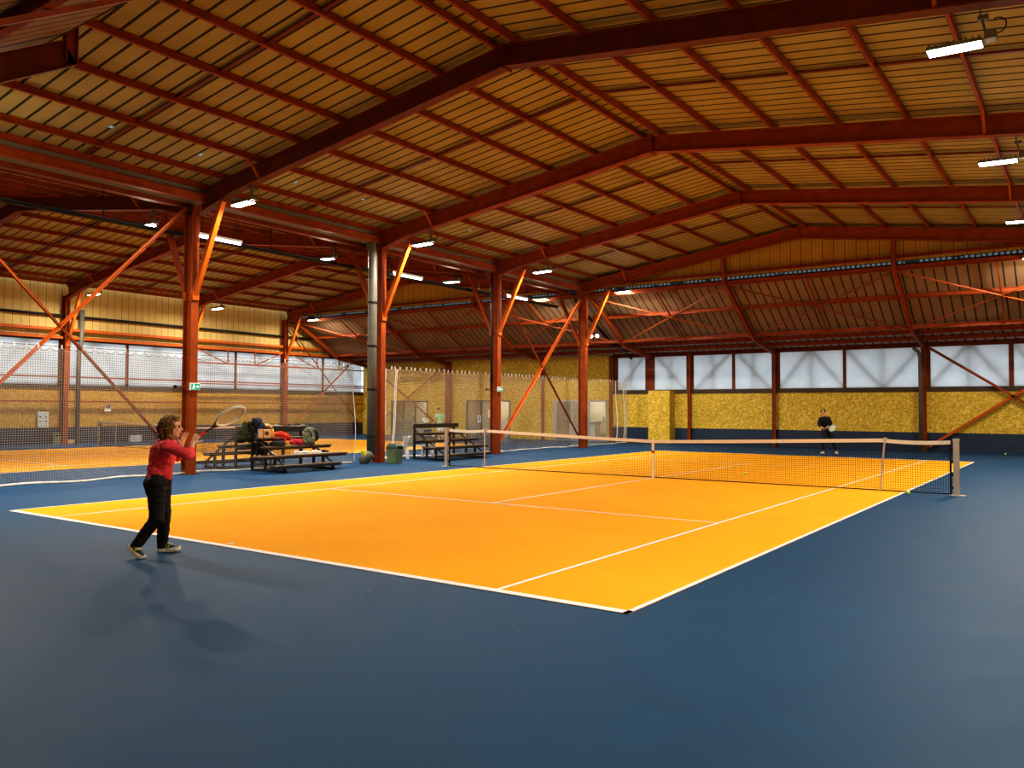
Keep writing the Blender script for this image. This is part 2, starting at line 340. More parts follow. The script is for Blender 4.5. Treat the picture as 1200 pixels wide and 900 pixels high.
# outside lattice whose shadow shows on the panels
mb = MB()
for a, b in FW:
    y = YF+.16; m = (a+b)/2; k = .085
    mb.bar((a, y, 4.3), (b, y, 4.3), k, k); mb.bar((m, y+.02, 2.5), (m, y+.02, 4.25), k, k, (0, 1, 0))
    up = (FW.index((a, b)) % 2 == 0)
    if b-a > 2.2: mb.bar((a-.1, y, 2.5 if up else 4.25), (m, y, 4.25 if up else 2.5), k, k, (0, 1, 0)); mb.bar((m, y, 4.25 if up else 2.5), (b+.1, y, 2.5 if up else 4.25), k, k, (0, 1, 0))
    else: mb.bar((a, y, 2.5 if up else 4.25), (b, y, 4.25 if up else 2.5), k, k, (0, 1, 0))
for k in range(10):
    a = -12+3*k; x = XL-.2
    mb.bar((x, a, 2.5), (x, a+1.5, 4.7), .085, .085); mb.bar((x, a+1.5, 4.7), (x, a+3, 2.5), .085, .085); mb.bar((x-.02, a+1.5, 2.5), (x-.02, a+1.5, 4.7), .085, .085, (0, 1, 0))
struct('trim_7', mb, 'grey', 'outdoor lattice bracing seen as shadows on the panels')
# chipboard pier
pier = struct('wall_pier', MB().box(-8.76, 17.72, .03, -7.66, YF, 2.52), 'osb', 'chipboard clad pier standing out from the far wall')
MB().box(-8.22, 17.70, 1.30, -8.08, 17.72, 1.325).build('handle', 'dark', pier)

# foyer behind the doors, and the doors
FB = 20.6
mb = MB(); mb.box(XL, FB, 0, -10.9, FB+.1, 2.6); mb.box(-11.0, YF+.12, 0, -10.9, FB, 2.6); mb.box(XL-.1, YF+.12, 0, XL, FB, 2.6)
struct('wall_foyer', mb, 'foyer', 'tan foyer wall behind the glass doors'); struct('ceiling_foyer', MB().box(XL, YF+.12, 2.6, -10.9, FB, 2.7), 'white')
for x in (-24.7, -19, -13):
    l = bpy.data.lights.new('foyer_lamp', 'AREA'); l.energy = 150; l.size = .8; l.color = (1, .95, .85)
    o = bpy.data.objects.new('foyer_lamp', l); COL.objects.link(o); o.location = (x, 19.5, 2.55)
ct = thing('counter', 'white reception counter seen behind the rightmost glass door', 'counter', (-13.6, 19.9, 0))
MB().box(-14.3, 19.6, 0, -12.75, 20.2, .92).build('cabinet', 'white', ct, bevel=.01); MB().box(-14.35, 19.55, .92, -12.7, 20.25, .97).build('worktop', 'alu', ct)
for i, (a, b) in enumerate(DOORS):
    f = MB(); w = .09
    f.box(a, YF-.03, 0, a+w, YF+.1, DH); f.box(b-w, YF-.03, 0, b, YF+.1, DH); f.box(a, YF-.03, DH-w, b, YF+.1, DH); f.box(a, YF-.03, 0, b, YF+.1, .05)
    d = struct('door_%d' % (i+1), f, 'silver' if i == 2 else 'grey', ('grey framed glass door furthest left on the far wall', 'grey framed glass door behind the third red column', 'silver framed glass door behind the fourth red column')[i])
    n = 3; pw = (b-a-2*w)/n
    for k in range(n):
        x0 = a+w+k*pw; x1 = x0+pw
        g = MB().box(x0, YF+.02, .05, x1, YF+.03, DH-w).build('pane', 'glass', d)
        MB().box(x0-.025, YF, .05, x0+.025, YF+.06, DH-w).build('mullion', 'silver' if i == 2 else 'black', d)
        MB().box(x1-.12, YF-.03, .95, x1-.09, YF, 1.2).build('handle', 'black', d)
def sheet(label, x, z, w, h, cat='notice'):
    o = MB().box(x-w/2, YF-.005, z-h/2, x+w/2, YF+.0, z+h/2).build('paper_notice', 'white'); tag(o, label, cat, 'paper notices on the glass door'); return o
sheet('white paper notice low on the middle glass door', -19.45, 1.05, .26, .42); sheet('white paper notice beside the third red column, left one', -18.72, 1.35, .22, .42); sheet('white paper notice beside the third red column, right one', -18.42, 1.32, .22, .42)

# roofs -----------------------------------------------------------------
ZE = 4.35
for h, cx in enumerate(XC):
    who = ('near', 'left')[h]
    mb = MB()
    for s in (-1, 1):
        mb.quad((cx, -12.45, zd(0)), (cx+s*(HX+.1), -12.45, zd(HX+.1)), (cx+s*(HX+.1), 12.45, zd(HX+.1)), (cx, 12.45, zd(0)))
    r = struct('ceiling', mb, 'deck', 'ribbed tan metal roof over the %s hall' % who)
    for d in (.22, 1.55, 2.9, 4.25, 5.6, 6.95, 8.3, 9.1):
        for s in (-1, 1):
            a = (cx+s*d, -12.4, zr(d)+.07); b = (cx+s*d, 12.4, zr(d)+.07)
            MB().ibeam(a, b, .055, .14, .012, .01, (s*SL, 0, 1)).build('purlin', 'red', r)
    for y in (-9, -3, 3, 9):
        for s in (-1, 1):
            MB().bar((cx+s*.3, y, zr(.3)+.09), (cx+s*9.0, y, zr(9.0)+.09), .08, .04).build('tie_bar', 'redd', r)
    for (dx, y) in (((-7.6, -9.2), (-7.7, -7.1), (-7.6, -2.2), (-7.7, -4.4), (-7.6, 2.5), (-7.6, 4.5), (-7.6, 8.2))):
        z = zd(dx)-.006; MB().quad((cx+dx-.05, y-.035, z-.05*SL), (cx+dx+.05, y-.035, z+.05*SL), (cx+dx+.05, y+.035, z+.05*SL), (cx+dx-.05, y+.035, z-.05*SL)).build('skylight_hole', 'hole', r)
    # gable cladding at both ends
    for sy in (-1, 1):
        y = sy*12.42; zb = 6.74; dd = (8.37-zb)/SL
        dd = min(dd, HX); pts = [(cx-dd, y, zb), (cx+dd, y, zb), (cx+dd, y, zd(dd)), (cx, y, zd(0)), (cx-dd, y, zd(dd))]
        g = struct('wall_gable', MB().quad(*pts), 'gable', 'ribbed gable panel at the %s end of the %s hall' % ('far' if sy > 0 else 'near', who))
for sy in (-1, 1):      # lean-to roofs across both halls
    mb = MB(); mb.quad((XL-.6, sy*12.42, 6.76), (XR+.6, sy*12.42, 6.76), (XR+.6, sy*15.55, 4.86), (XL-.6, sy*15.55, 4.86))
    mb.cur = 1; mb.quad((XL-.6, sy*15.55, 4.86), (XR+.6, sy*15.55, 4.86), (XR+.6, sy*19.1, 4.22), (XL-.6, sy*19.1, 4.22))
    r = struct('ceiling', mb, ['lean', 'lean2'], 'sloping lean-to roof at the %s end of the hall' % ('far' if sy > 0 else 'near'))
    for y, z in ((14.0, 5.70), (15.45, 4.74), (16.35, 4.62), (17.35, 4.44)):
        MB().ibeam((XL, sy*y, z), (XR, sy*y, z), .10, .16, .014, .012).build('purlin', 'red', r)
    if sy > 0:
        MB().quad((XL, 12.40, 6.635), (XR, 12.40, 6.635), (XR, 12.40, 6.715), (XL, 12.40, 6.715)).build('ridge_vent', 'dash', r)
        MB().quad((XL, 12.43, 6.54), (XR, 12.43, 6.54), (XR, 12.43, 6.80), (XL, 12.43, 6.80)).build('ridge_backing', 'dark', r)  # dark backing sheet added behind the glowing daylight strip
        d = MB()
        for y0, y1 in ((16.55, 17.15), (17.5, 18.2)):
            pass
    for x in (6.1, .1, -5.9, -12.2, -18.2, -24.6):
        MB().bar((x, sy*12.5, 6.48), (x, sy*15.4, 4.72), .05, .06).build('tie_bar', 'red', r)

# ------------------------------------------------------------------ steel frame
def column(label, x, y, ztop, group, brace=(1, -1), w=.20, d=.34, pipe=None):
    c = thing('steel_column', label, 'column', (x, y, 0), group)
    MB().ibeam((x, y, 0), (x, y, ztop), w, d, .022, .014, (1, 0, 0)).build('shaft', 'red', c)
    MB().box(x-d/2-.06, y-w/2-.06, 0, x+d/2+.06, y+w/2+.06, .02).build('base_plate', 'redd', c)
    for s in brace:
        MB().bar((x+s*.15, y, 4.40), (x+s*1.25, y, 6.62), .12, .12, (0, 1, 0)).build('knee_brace', 'orange' if s > 0 else 'red', c)  # right brace takes the lit tone of the steel, left one the plain red
        MB().box(x+s*.16-.06, y-.09, 4.30, x+s*.16+.06, y+.09, 4.52).build('bracket', 'orange', c)
    return c
names = ('nearest', 'second nearest', 'third nearest', 'farthest')
marks = ('red steel column with lit exit sign, beside the woman in pink', 'red steel column with a thick grey drainpipe, next to the green bin', 'red steel column behind the left net post, with paired exit signs', 'red steel column at the far end of the divider net')
CX = (-9.68, -9.10, -9.15, -9.0)
for i, y in enumerate((-6, 0, 6, 12)): column(marks[i], CX[i], y, zr(HX)-.38, 'columns along the middle of the hall')
for i, y in enumerate((0, 6, 12)):
    column(('red steel wall column left of the far net, beside a dark pipe', 'red steel wall column hidden behind the nearest centre column', 'red steel wall column rising behind the bleachers with the bags')[i], -28.35, y, zr(HX)-.38, 'columns along the left wall', (1,))
for i, y in enumerate((-6, 0, 6, 12)):
    column('red steel column along the right wall, number %d from the viewer' % (i+1), HX, y, zr(HX)-.38, 'columns along the right wall', (-1,))
# end wall posts
for x, lab in ((-21.6, 'red steel post between the two left glass doors'), (-15.1, 'thin red post on the chipboard wall between two glass doors'), (-11.05, 'red post at the right end of the tall chipboard wall'), (-6.88, 'thin red post on the far wall right of the chipboard pier'), (-2.9, 'thin red post left of the far player'), (3.1, 'grey and red post behind the right end of the net')):
    p = thing('wall_post', lab, 'post', (x, 18.15, 0), 'posts of the far wall')
    w = .36 if x == -21.6 else .13
    MB().ibeam((x, 18.2, 0), (x, 18.2, 4.3), .12, w, .016, .012, (1, 0, 0)).build('shaft', 'red', p)
    MB().box(x-w/2-.04, 18.08, 0, x+w/2+.04, 18.32, .02).build('base_plate', 'redd', p)
    if x == 3.1: MB().tube([(x-.12, 18.0, .02), (x-.12, 18.0, 3.75), (x-.16, 17.9, 3.95), (x-.3, 17.7, 4.1)], .07, 10).build('drainpipe', 'grey', p, True)
# lean-to rafters (follow the two-pitch roof)
for x, lab in ((-27.9, 'leftmost'), (-21.6, 'second from the left'), (-15.1, 'third from the left'), (-8.9, 'fourth from the left'), (-2.9, 'second from the right'), (3.1, 'rightmost')):
    p = thing('lean_to_rafter', 'sloping red rafter of the far lean-to roof, %s' % lab, 'roof beam', (x, 12.3, 6.6), 'rafters of the far lean-to')
    MB().ibeam((x, 12.25, 6.55), (x, 15.6, 4.58), .12, .22, .014, .01).build('upper_beam', 'red', p)
    MB().ibeam((x, 15.5, 4.60), (x, 18.3, 4.16), .12, .22, .014, .01).build('lower_beam', 'red', p)
    if x > -10 or x == -15.1: MB().ibeam((x, 12.25, 6.4), (x, 12.25, 7.6 if x > -5 else 6.8), .12, .16, .014, .01, (0, 1, 0)).build('hanger', 'red', p)
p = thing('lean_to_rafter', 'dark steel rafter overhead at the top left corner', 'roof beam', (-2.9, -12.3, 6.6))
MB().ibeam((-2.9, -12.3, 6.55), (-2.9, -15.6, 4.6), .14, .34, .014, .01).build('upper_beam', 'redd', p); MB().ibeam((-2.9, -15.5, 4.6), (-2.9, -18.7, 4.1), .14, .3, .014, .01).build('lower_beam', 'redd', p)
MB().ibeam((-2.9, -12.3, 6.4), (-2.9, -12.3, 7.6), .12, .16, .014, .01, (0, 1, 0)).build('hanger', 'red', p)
# transverse beams at the head of the lean-tos
for sy in (-1, 1):
    for h, cx in enumerate(XC):
        for z, nm, hh in ((6.87, 'upper', .10), (6.47, 'lower', .16)):
            if sy < 0 and (h == 1 or nm == 'lower'): continue
            if sy < 0: z = 7.05
            b = MB().ibeam((cx-HX, sy*12.3, z), (cx+HX, sy*12.3, z), .14, hh if sy > 0 else .22, .014, .012).build('transverse_beam', 'red')
            tag(b, ('%s horizontal red beam at the far end of the %s hall' % (nm, ('near', 'left')[h])) if sy > 0 else 'dark red beam crossing the top left corner overhead', 'roof beam', 'beams across the ends of the roof')
# portal rafters
order = ('nearest', 'second', 'third', 'farthest')
for h, cx in enumerate(XC):
    for i, y in enumerate((-6, 0, 6, 12)):
        p = thing('roof_rafter', '%s pitched red steel rafter over the %s hall%s' % (order[i], ('near', 'left')[h], '' if i in (0, 3) else ' from the viewer'), 'roof beam', (cx, y, 7.8), 'pitched rafters of the %s hall' % ('near', 'left')[h])
        mm = 'redd' if i == 0 else 'red'  # nearest rafter in a darker copy of the steel, shade put into the colour
        for s in (-1, 1):
            a = V((cx, y, zr(0)-.2)); b = V((cx+s*(HX-.17), y, zr(HX-.17)-.2))
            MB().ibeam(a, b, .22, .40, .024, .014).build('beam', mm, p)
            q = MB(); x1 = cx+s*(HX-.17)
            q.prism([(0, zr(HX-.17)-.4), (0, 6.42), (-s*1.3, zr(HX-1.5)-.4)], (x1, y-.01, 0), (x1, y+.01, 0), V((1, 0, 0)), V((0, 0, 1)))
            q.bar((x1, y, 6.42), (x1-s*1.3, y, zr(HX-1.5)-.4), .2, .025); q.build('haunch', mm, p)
            for d in (6.95,):
                MB().bar((cx+s*d, y-.42, zr(d)+.03), (cx+s*d, y-.05, zr(d)-.38), .05, .05).build('fly_brace', 'orange', p)
        MB().box(cx-.02, y-.13, zr(0)-.44, cx+.02, y+.13, zr(0)+.02).build('ridge_plate', mm, p)
# valley: gutter, valley beams and cable tray, running along the column line
gut = MB(); zv = zd(HX)
gut.prism([(-.30, .02), (-.22, -.26), (.22, -.26), (.30, .02), (.27, .02), (.2, -.23), (-.2, -.23), (-.27, .02)], (-HX, -18.2, zv-.12), (-HX, 12.4, zv-.12), V((1, 0, 0)), V((0, 0, 1)))
tag(gut.build('valley_gutter', 'galv'), 'pale metal gutter in the valley between the two roofs', 'gutter')
for dx, z, nm in ((.42, 6.74, 'right'), (-.42, 6.74, 'left'), (-.95, 6.86, 'left upper')):
    b = MB().ibeam((-HX+dx, -18.2, z), (-HX+dx, 12.3, z), .12, .2, .014, .012).build('valley_beam', 'red')
    tag(b, {'right': 'red beam along the gutter on the near court side', 'left': 'red beam along the gutter on the far court side', 'left upper': 'higher red beam beside the gutter, over the cable tray'}[nm], 'roof beam', 'beams along the roof valley')
ct = MB(); ct.box(-10.42, -18, 6.02, -10.22, 12, 6.035)
for s in (-10.42, -10.24): ct.box(s, -18, 6.02, s+.02, 12, 6.09)
o = ct.build('cable_tray', 'black'); tag(o, 'black cable tray hanging under the roof valley', 'cable tray')
for k, (r, ph) in enumerate(((.018, 0), (.014, 1.5), (.02, 3))):
    pts = [V((-10.38+.06*k, -18+i*.25, 6.06+.035*abs(math.sin(i*.55+ph)))) for i in range(121)]
    MB().tube(pts, r, 5).build('cable', 'black', o)
for i in range(13):
    y = -17.5+i*2.4; MB().box(-10.33, y-.01, 6.035, -10.31, y+.01, 7.0).build('hanger', 'black', o)
# X bracing
def cross(label, a, b, c, d, r=.04, mat='orange', group=None):
    t = thing('cross_brace', label, 'brace', a, group)
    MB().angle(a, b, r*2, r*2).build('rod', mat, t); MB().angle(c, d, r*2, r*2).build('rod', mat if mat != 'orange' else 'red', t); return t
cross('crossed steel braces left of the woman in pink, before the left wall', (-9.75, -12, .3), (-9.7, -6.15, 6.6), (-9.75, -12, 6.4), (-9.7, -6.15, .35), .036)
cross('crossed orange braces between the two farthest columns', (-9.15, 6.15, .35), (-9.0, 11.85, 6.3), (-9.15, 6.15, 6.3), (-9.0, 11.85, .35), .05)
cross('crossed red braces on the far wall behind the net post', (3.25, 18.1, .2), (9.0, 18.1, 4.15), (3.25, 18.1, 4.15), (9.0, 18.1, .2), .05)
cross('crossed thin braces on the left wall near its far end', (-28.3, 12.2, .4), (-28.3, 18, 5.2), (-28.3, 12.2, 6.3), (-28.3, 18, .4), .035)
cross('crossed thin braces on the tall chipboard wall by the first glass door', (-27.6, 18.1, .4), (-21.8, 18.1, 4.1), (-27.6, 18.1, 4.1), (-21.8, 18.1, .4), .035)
def lean(f, y0=12.5, y1=15.4): return (y0+(y1-y0)*f, 6.42+(4.62-6.42)*f)
for x0, x1, lab in ((3.1, 9.1, 'at the right edge'), (-2.9, 3.1, 'above the far player'), (-8.9, -2.9, 'right of the farthest column'), (-15.1, -8.9, 'behind the farthest column'), (-21.6, -15.1, 'over the middle glass door'), (-27.9, -21.6, 'at the left end')):
    (ya, za), (yb, zb) = lean(0), lean(1)
    cross('crossed thin bracing under the lean-to roof %s' % lab, (x0, ya, za), (x1, yb, zb), (x0, yb, zb), (x1, ya, za), .028, 'orange' if lab == 'at the right edge' else 'red', 'bracing under the lean-to roof')
# left wall girts
for z, lab, m in ((5.06, 'upper bright orange rail high on the left wall', 'orange'), (4.70, 'lower bright orange rail just above the left windows', 'orange'), (2.97, 'red rail across the lower left windows', 'red'), (1.88, 'red rail on the chipboard of the left wall', 'red')):
    tag(MB().bar((-28.42, -18, z), (-28.42, 18.2 if z < 3 else 15.3, z), .10, .12 if z > 4 else .07).build('wall_rail', m), lab, 'rail', 'rails along the left wall')
tr = thing('wall_truss', 'red lattice truss under the orange rails of the left wall', 'truss', (-28.2, 12, 4))
for z in (3.92, 2.85): MB().bar((-28.2, 6, z), (-28.2, 18, z), .06, .06).build('chord', 'red', tr)
for y0 in (6.3, 12.3):
    for a, b in (((y0, 4.65), (y0+1.9, 3.92)), ((y0+5.4, 4.65), (y0+3.6, 3.92)), ((y0+1.9, 4.65), (y0+1.9, 3.92)), ((y0+3.6, 4.65), (y0+3.6, 3.92))):
        MB().bar((-28.2, a[0], a[1]), (-28.2, b[0], b[1]), .05, .05, (1, 0, 0)).build('web', 'red', tr)
tag(MB().tube([(-28.45, -18, 5.72), (-28.45, 6, 5.66), (-28.45, 15, 5.62)], .06, 8).build('wall_pipe', 'black', None, True), 'dark horizontal pipe high on the left wall cladding', 'pipe')
tag(MB().tube([(-28.4, .62, .02), (-28.4, .62, 4.3), (-28.4, .72, 4.5), (-28.4, .72, 6.0)], .1, 10).build('drainpipe', 'grey', None, True), 'dark grey drainpipe beside the left wall column', 'pipe')
dp = thing('drainpipe', 'thick grey drainpipe strapped to the second centre column', 'pipe', (-8.98, -.42, 0))
MB().tube([(-8.98, -.42, .25), (-8.98, -.42, 3.4), (-8.98, -.42, 6.2), (-9.05, -.40, 6.5), (-9.3, -.25, 6.9)], .135, 16).build('pipe', 'grey', dp, True)
MB().tube([(-8.98, -.42, .3), (-9.02, -.5, .22), (-9.10, -.70, .03)], .15, 14).build('outlet', 'grey', dp, True)
for z in (.8, 2.2, 3.5, 4.8): MB().lathe((-8.98, -.42, z), [(.15, -.03), (.155, 0), (.15, .03)], 16).build('clamp', 'black', dp)
dp = thing('drainpipe', 'thin black pipe on the left edge of the third centre column', 'pipe', (-9.2, 5.80, 0))
MB().tube([(-9.2, 5.80, 2.3), (-9.2, 5.80, 6.6)], .035, 8).build('pipe', 'black', dp, True)
tag(MB().tube([(-9.6, 12.3, 6.35), (-9.65, 13.2, 5.9), (-9.7, 15.2, 5.0), (-9.75, 17.9, 4.1)], .06, 8).build('duct', 'black', None, True), 'black hose running down from the roof behind the farthest column', 'pipe')

# ------------------------------------------------------------------ lamps
def flood(label, x, y, z, side, group, pw=1.0):
    if y > -7 and y < -5 and x > -9: pw = .65
    t = thing('floodlight', label, 'lamp', (x, y, z), group); R = Matrix.Rotation(side*.03, 4, 'Y'); T = Matrix.Translation((x, y, z))
    def part(name, mb, mat, **k):
        mb.v = [tuple((T@R@V(v))) for v in mb.v]; return mb.build(name, mat, t, **k)
    h = MB().box(-.32, -.12, .0, .32, .12, .05)
    for i in range(9): h.box(-.30+i*.072, -.1, .05, -.285+i*.072, .1, .09)
    part('housing', h, 'lamp'); part('lens', MB().box(-.31, -.11, -.012, .31, .11, .002), 'lens')
    part('driver', MB().box(.34, -.09, .02, .48, .09, .13), 'lamp', bevel=.01)
    part('bracket', MB().bar((.36, 0, .1), (.30, 0, .34), .05, .03).box(.26, -.05, .3, .38, .05, .36), 'lamp')
    MB().tube([(x+.3*side, y, z+.3), (x+.3*side, y, z+.62)], .012, 6).build('rod', 'lamp', t)
    part('cable', MB().tube([V((.48, 0, .1))+V((.1*math.sin(a), 0, .1-.1*math.cos(a))) for a in [k*.4 for k in range(10)]], .008, 6), 'black')
    l = bpy.data.lights.new('floodlight_beam', 'AREA'); l.shape = 'RECTANGLE'; l.size = .62; l.size_y = .22; l.energy = FL*pw; l.color = (1.0, .93, .82)
    o = bpy.data.objects.new('floodlight_beam', l); COL.objects.link(o); o.matrix_world = T@R@Matrix.Translation((0, 0, -.03))
    g = bpy.data.lights.new('floodlight_spill', 'POINT'); g.energy = FL*.12*pw; g.shadow_soft_size = .12; g.color = (1, .84, .62)
    o = bpy.data.objects.new('floodlight_spill', g); COL.objects.link(o); o.location = (x, y, z-.12)
FL = 330
nm = ('nearest', 'second', 'third', 'farthest')
for i, y in enumerate((-6, 0, 6, 12)):
    flood(('bright floodlight at the top right corner under the rafter', 'bright floodlight at the right edge, second from the top', 'bright floodlight at the right edge, third from the top', 'small floodlight at the right edge, lowest of the row')[i], 7.15, y+.12, 6.38, 1, 'floodlights on the right side')
    flood('bright floodlight on the right of the %s centre column' % ('exit sign', 'drainpipe', 'third', 'farthest')[i], (-7.72, -7.42, -7.16, -7.14)[i], y+.05, 6.45, -1, 'floodlights right of the centre columns')
    flood('floodlight on the left of the %s centre column' % ('exit sign', 'drainpipe', 'third', 'farthest')[i], (-11.85, -11.6, -11.3, -11.2)[i], y+.05, 6.45, 1, 'floodlights left of the centre columns')
    if i: flood(('floodlight beside the left wall column with the dark pipe', 'floodlight right of the nearest centre column, on the left wall', 'floodlight on the left wall, above the bleachers with bags')[i-1], -26.0, y, 6.42, -1, 'floodlights along the left wall')
flood('floodlight behind the viewer on the right', 7.15, -12, 6.38, 1, 'floodlights near the viewer', 1.0); flood('floodlight near the viewer on the left', -7.6, -12, 6.48, -1, 'floodlights near the viewer', 1.5)
flood('floodlight cut off at the left edge of the picture', -11.5, -12, 6.48, 1, 'floodlights near the viewer')
for y, lab in ((-4.9, 'strip light under the cable tray right of the exit sign column'), (2.4, 'strip light under the cable tray right of the drainpipe column'), (8.8, 'strip light under the cable tray right of the third column')):
    t = thing('strip_light', lab, 'lamp', (-10.15, y, 6.0), 'strip lights under the roof valley')
    MB().box(-10.2, y-.7, 6.10, -10.1, y+.7, 6.16).build('housing', 'white', t); MB().tube([(-10.15, y-.66, 6.07), (-10.15, y+.66, 6.07)], .035, 8).build('tube', 'tube', t)
    for s in (-.5, .5): MB().tube([(-10.15, y+s, 6.15), (-10.15, y+s, 6.7)], .008, 5).build('rod', 'black', t)
for x, y, lab in ((-9.75, 14.0, 'left small round lamp behind the farthest column'), (-9.45, 14.0, 'right small round lamp behind the farthest column')):
    t = thing('spot_lamp', lab, 'lamp', (x, y, 4.9), 'small lamps behind the farthest column')
    MB().ball((x, y, 4.9), .075).build('bulb', 'tube', t, True); MB().tube([(x, y, 4.95), (x, y, 5.6)], .01, 5).build('rod', 'black', t)
for x, y, z, lab in ((-9.9, 16.2, 4.45, 'upper unlit strip lamp hanging behind the farthest column'), (-9.6, 16.6, 4.28, 'lower unlit strip lamp hanging behind the farthest column')):
    t = thing('strip_light', lab, 'lamp', (x, y, z), 'unlit strips behind the farthest column')
    MB().box(x-.5, y-.05, z, x+.6, y+.05, z+.03).build('housing', 'galv', t); MB().tube([(x, y, z), (x, y, z+.25)], .006, 5).build('rod', 'black', t)

# exit signs
def exit_sign(label, y, z, parent_x=-9.27):
    t = thing('exit_sign', label, 'sign', (parent_x, y, z), 'exit signs on the columns'); x = parent_x
    MB().box(x, y-.05, z-.09, x+.06, y+.22, z+.09).build('housing', 'white', t, bevel=.008)
    MB().box(x+.06, y-.03, z-.07, x+.065, y+.20, z+.07).build('face', 'exitg', t)
    f = MB(); X = x+.067
    f.ball((X, y+.035, z+.042), (.004, .016, .016)); f.quad((X, y+.01, z+.022), (X, y+.055, z+.027), (X, y+.05, z-.012), (X, y+.018, z-.015))
    f.quad((X, y+.018, z-.012), (X, y+.034, z-.012), (X, y+.0, z-.058), (X, y-.012, z-.052)); f.quad((X, y+.034, z-.012), (X, y+.05, z-.012), (X, y+.072, z-.052), (X, y+.058, z-.058))
    f.quad((X, y+.05, z+.025), (X, y+.078, z+.008), (X, y+.072, z), (X, y+.048, z+.012))
    f.quad((X, y+.10, z-.012), (X, y+.145, z-.012), (X, y+.145, z+.012), (X, y+.10, z+.012)); f.quad((X, y+.145, z-.035), (X, y+.185, z), (X, y+.145, z+.035))
    f.build('pictogram', 'exitw', t)
    MB().bar((x-.35, y-.16, z), (x, y-.02, z), .03, .03).build('bracket', 'redd', t); MB().ball((x-.36, y-.2, z), .045).build('lamp_head', 'black', t, True)
exit_sign('small green lit exit sign on the column beside the woman in pink', -6.08, 2.16, -9.5); exit_sign('small green lit exit sign on the column behind the left net post', 5.9, 2.34, -8.97)

# ------------------------------------------------------------------ nets
def strand(mb, pts, w, nrm):
    vs = []; n = V(nrm)
    for i, p in enumerate(pts):
        d = (V(pts[min(i+1, len(pts)-1)])-V(pts[max(i-1, 0)])).normalized(); s = d.cross(n).normalized()*(w/2); vs += [V(p)-s, V(p)+s]
    mb._add(vs, [(2*i, 2*i+1, 2*i+3, 2*i+2) for i in range(len(pts)-1)])
def tennis_net(cx, label, pl, pr_, cord, cw, sl):
    def top(x):
        a = abs(x)
        return .914+(1.07-.914)*min(a/5.03, 1)**1.15 if a < 5.03 else 1.07-.03*math.sin((a-5.03)/1.37*math.pi)
    t = thing('tennis_net', label, 'tennis net', (cx, 0, 0))
    m = MB(); N = 282
    for i in range(N+1):
        x = -6.3+12.6*i/N; strand(m, [(cx+x, 0, .03), (cx+x, 0, top(x)-.03)], cw, (0, 1, 0))
    for k in range(23):
        strand(m, [(cx+x, 0, .03+(top(x)-.06)*k/22.5) for x in [-6.3+12.6*j/40 for j in range(41)]], cw, (0, 1, 0))
    m.build('mesh', cord, t)
    b = MB(); xs = [-6.3+12.6*j/60 for j in range(61)]
    for a, c in zip(xs, xs[1:]): b.prism([(-.012, -.075), (.012, -.075), (.012, 0), (-.012, 0)], (cx+a, 0, top(a)), (cx+c, 0, top(c)), V((0, -1, 0)), V((0, 0, 1)))
    b.build('tape', 'tape', t)
    for s in (-1, 1): MB().box(cx+s*6.3-.018, -.012, .02, cx+s*6.3+.018, .012, 1.0).build('side_band', 'netd', t)
    MB().tube([(cx+x, 0, .03) for x in xs], .012, 5).build('bottom_cord', 'netd', t)
    st = MB().box(cx-.025, -.02, .0, cx+.025, .02, .92).build('center_strap', 'tape', t); MB().box(cx-.028, -.024, .60, cx+.028, .024, .66).build('buckle', 'orange', st)
    for s in (-1, 1):
        p = MB().box(cx+s*6.4-.05, -.05, 0, cx+s*6.4+.05, .05, 1.08).build('post', 'alu', t, bevel=.006)
        MB().box(cx+s*6.4-.055, -.055, 1.06, cx+s*6.4+.055, .055, 1.10).build('cap', 'alu', p); MB().box(cx+s*6.4-.13, -.09, 0, cx+s*6.4+.15, .09, .015).build('base_plate', 'alu', p)
        for z in (.15, .4, .65, .9): MB().box(cx+s*6.34-.03, -.015, z-.025, cx+s*6.34+.03, .015, z+.025).build('tie', 'netd', t)
    for s, l in ((-1, pl), (1, pr_)):
        q = thing('singles_stick', l, 'net stick', (cx+s*5.03, -.03, 0)); lean_ = .10 if (s > 0 and cx == 0) else .01
        MB().bar((cx+s*5.03-.0, -.035, 0), (cx+s*5.03+lean_, -.035, 1.07), .03, .025, (0, 1, 0)).build('rod', 'alu', q); MB().box(cx+s*5.03+lean_-.03, -.055, 1.06, cx+s*5.03+lean_+.03, .02, 1.09).build('clip', 'alu', q)
tennis_net(0, 'long black tennis net with white tape across the near court', 'leftmost singles stick holding up the near net', 'slanted singles stick near the right net post', 'netd', .0052, True)
tennis_net(-18.95, 'tennis net with white tape on the court beyond the divider', 'singles stick at the far end of the left court net', 'singles stick of the left court net, by the bleachers', 'netd', .010, True)

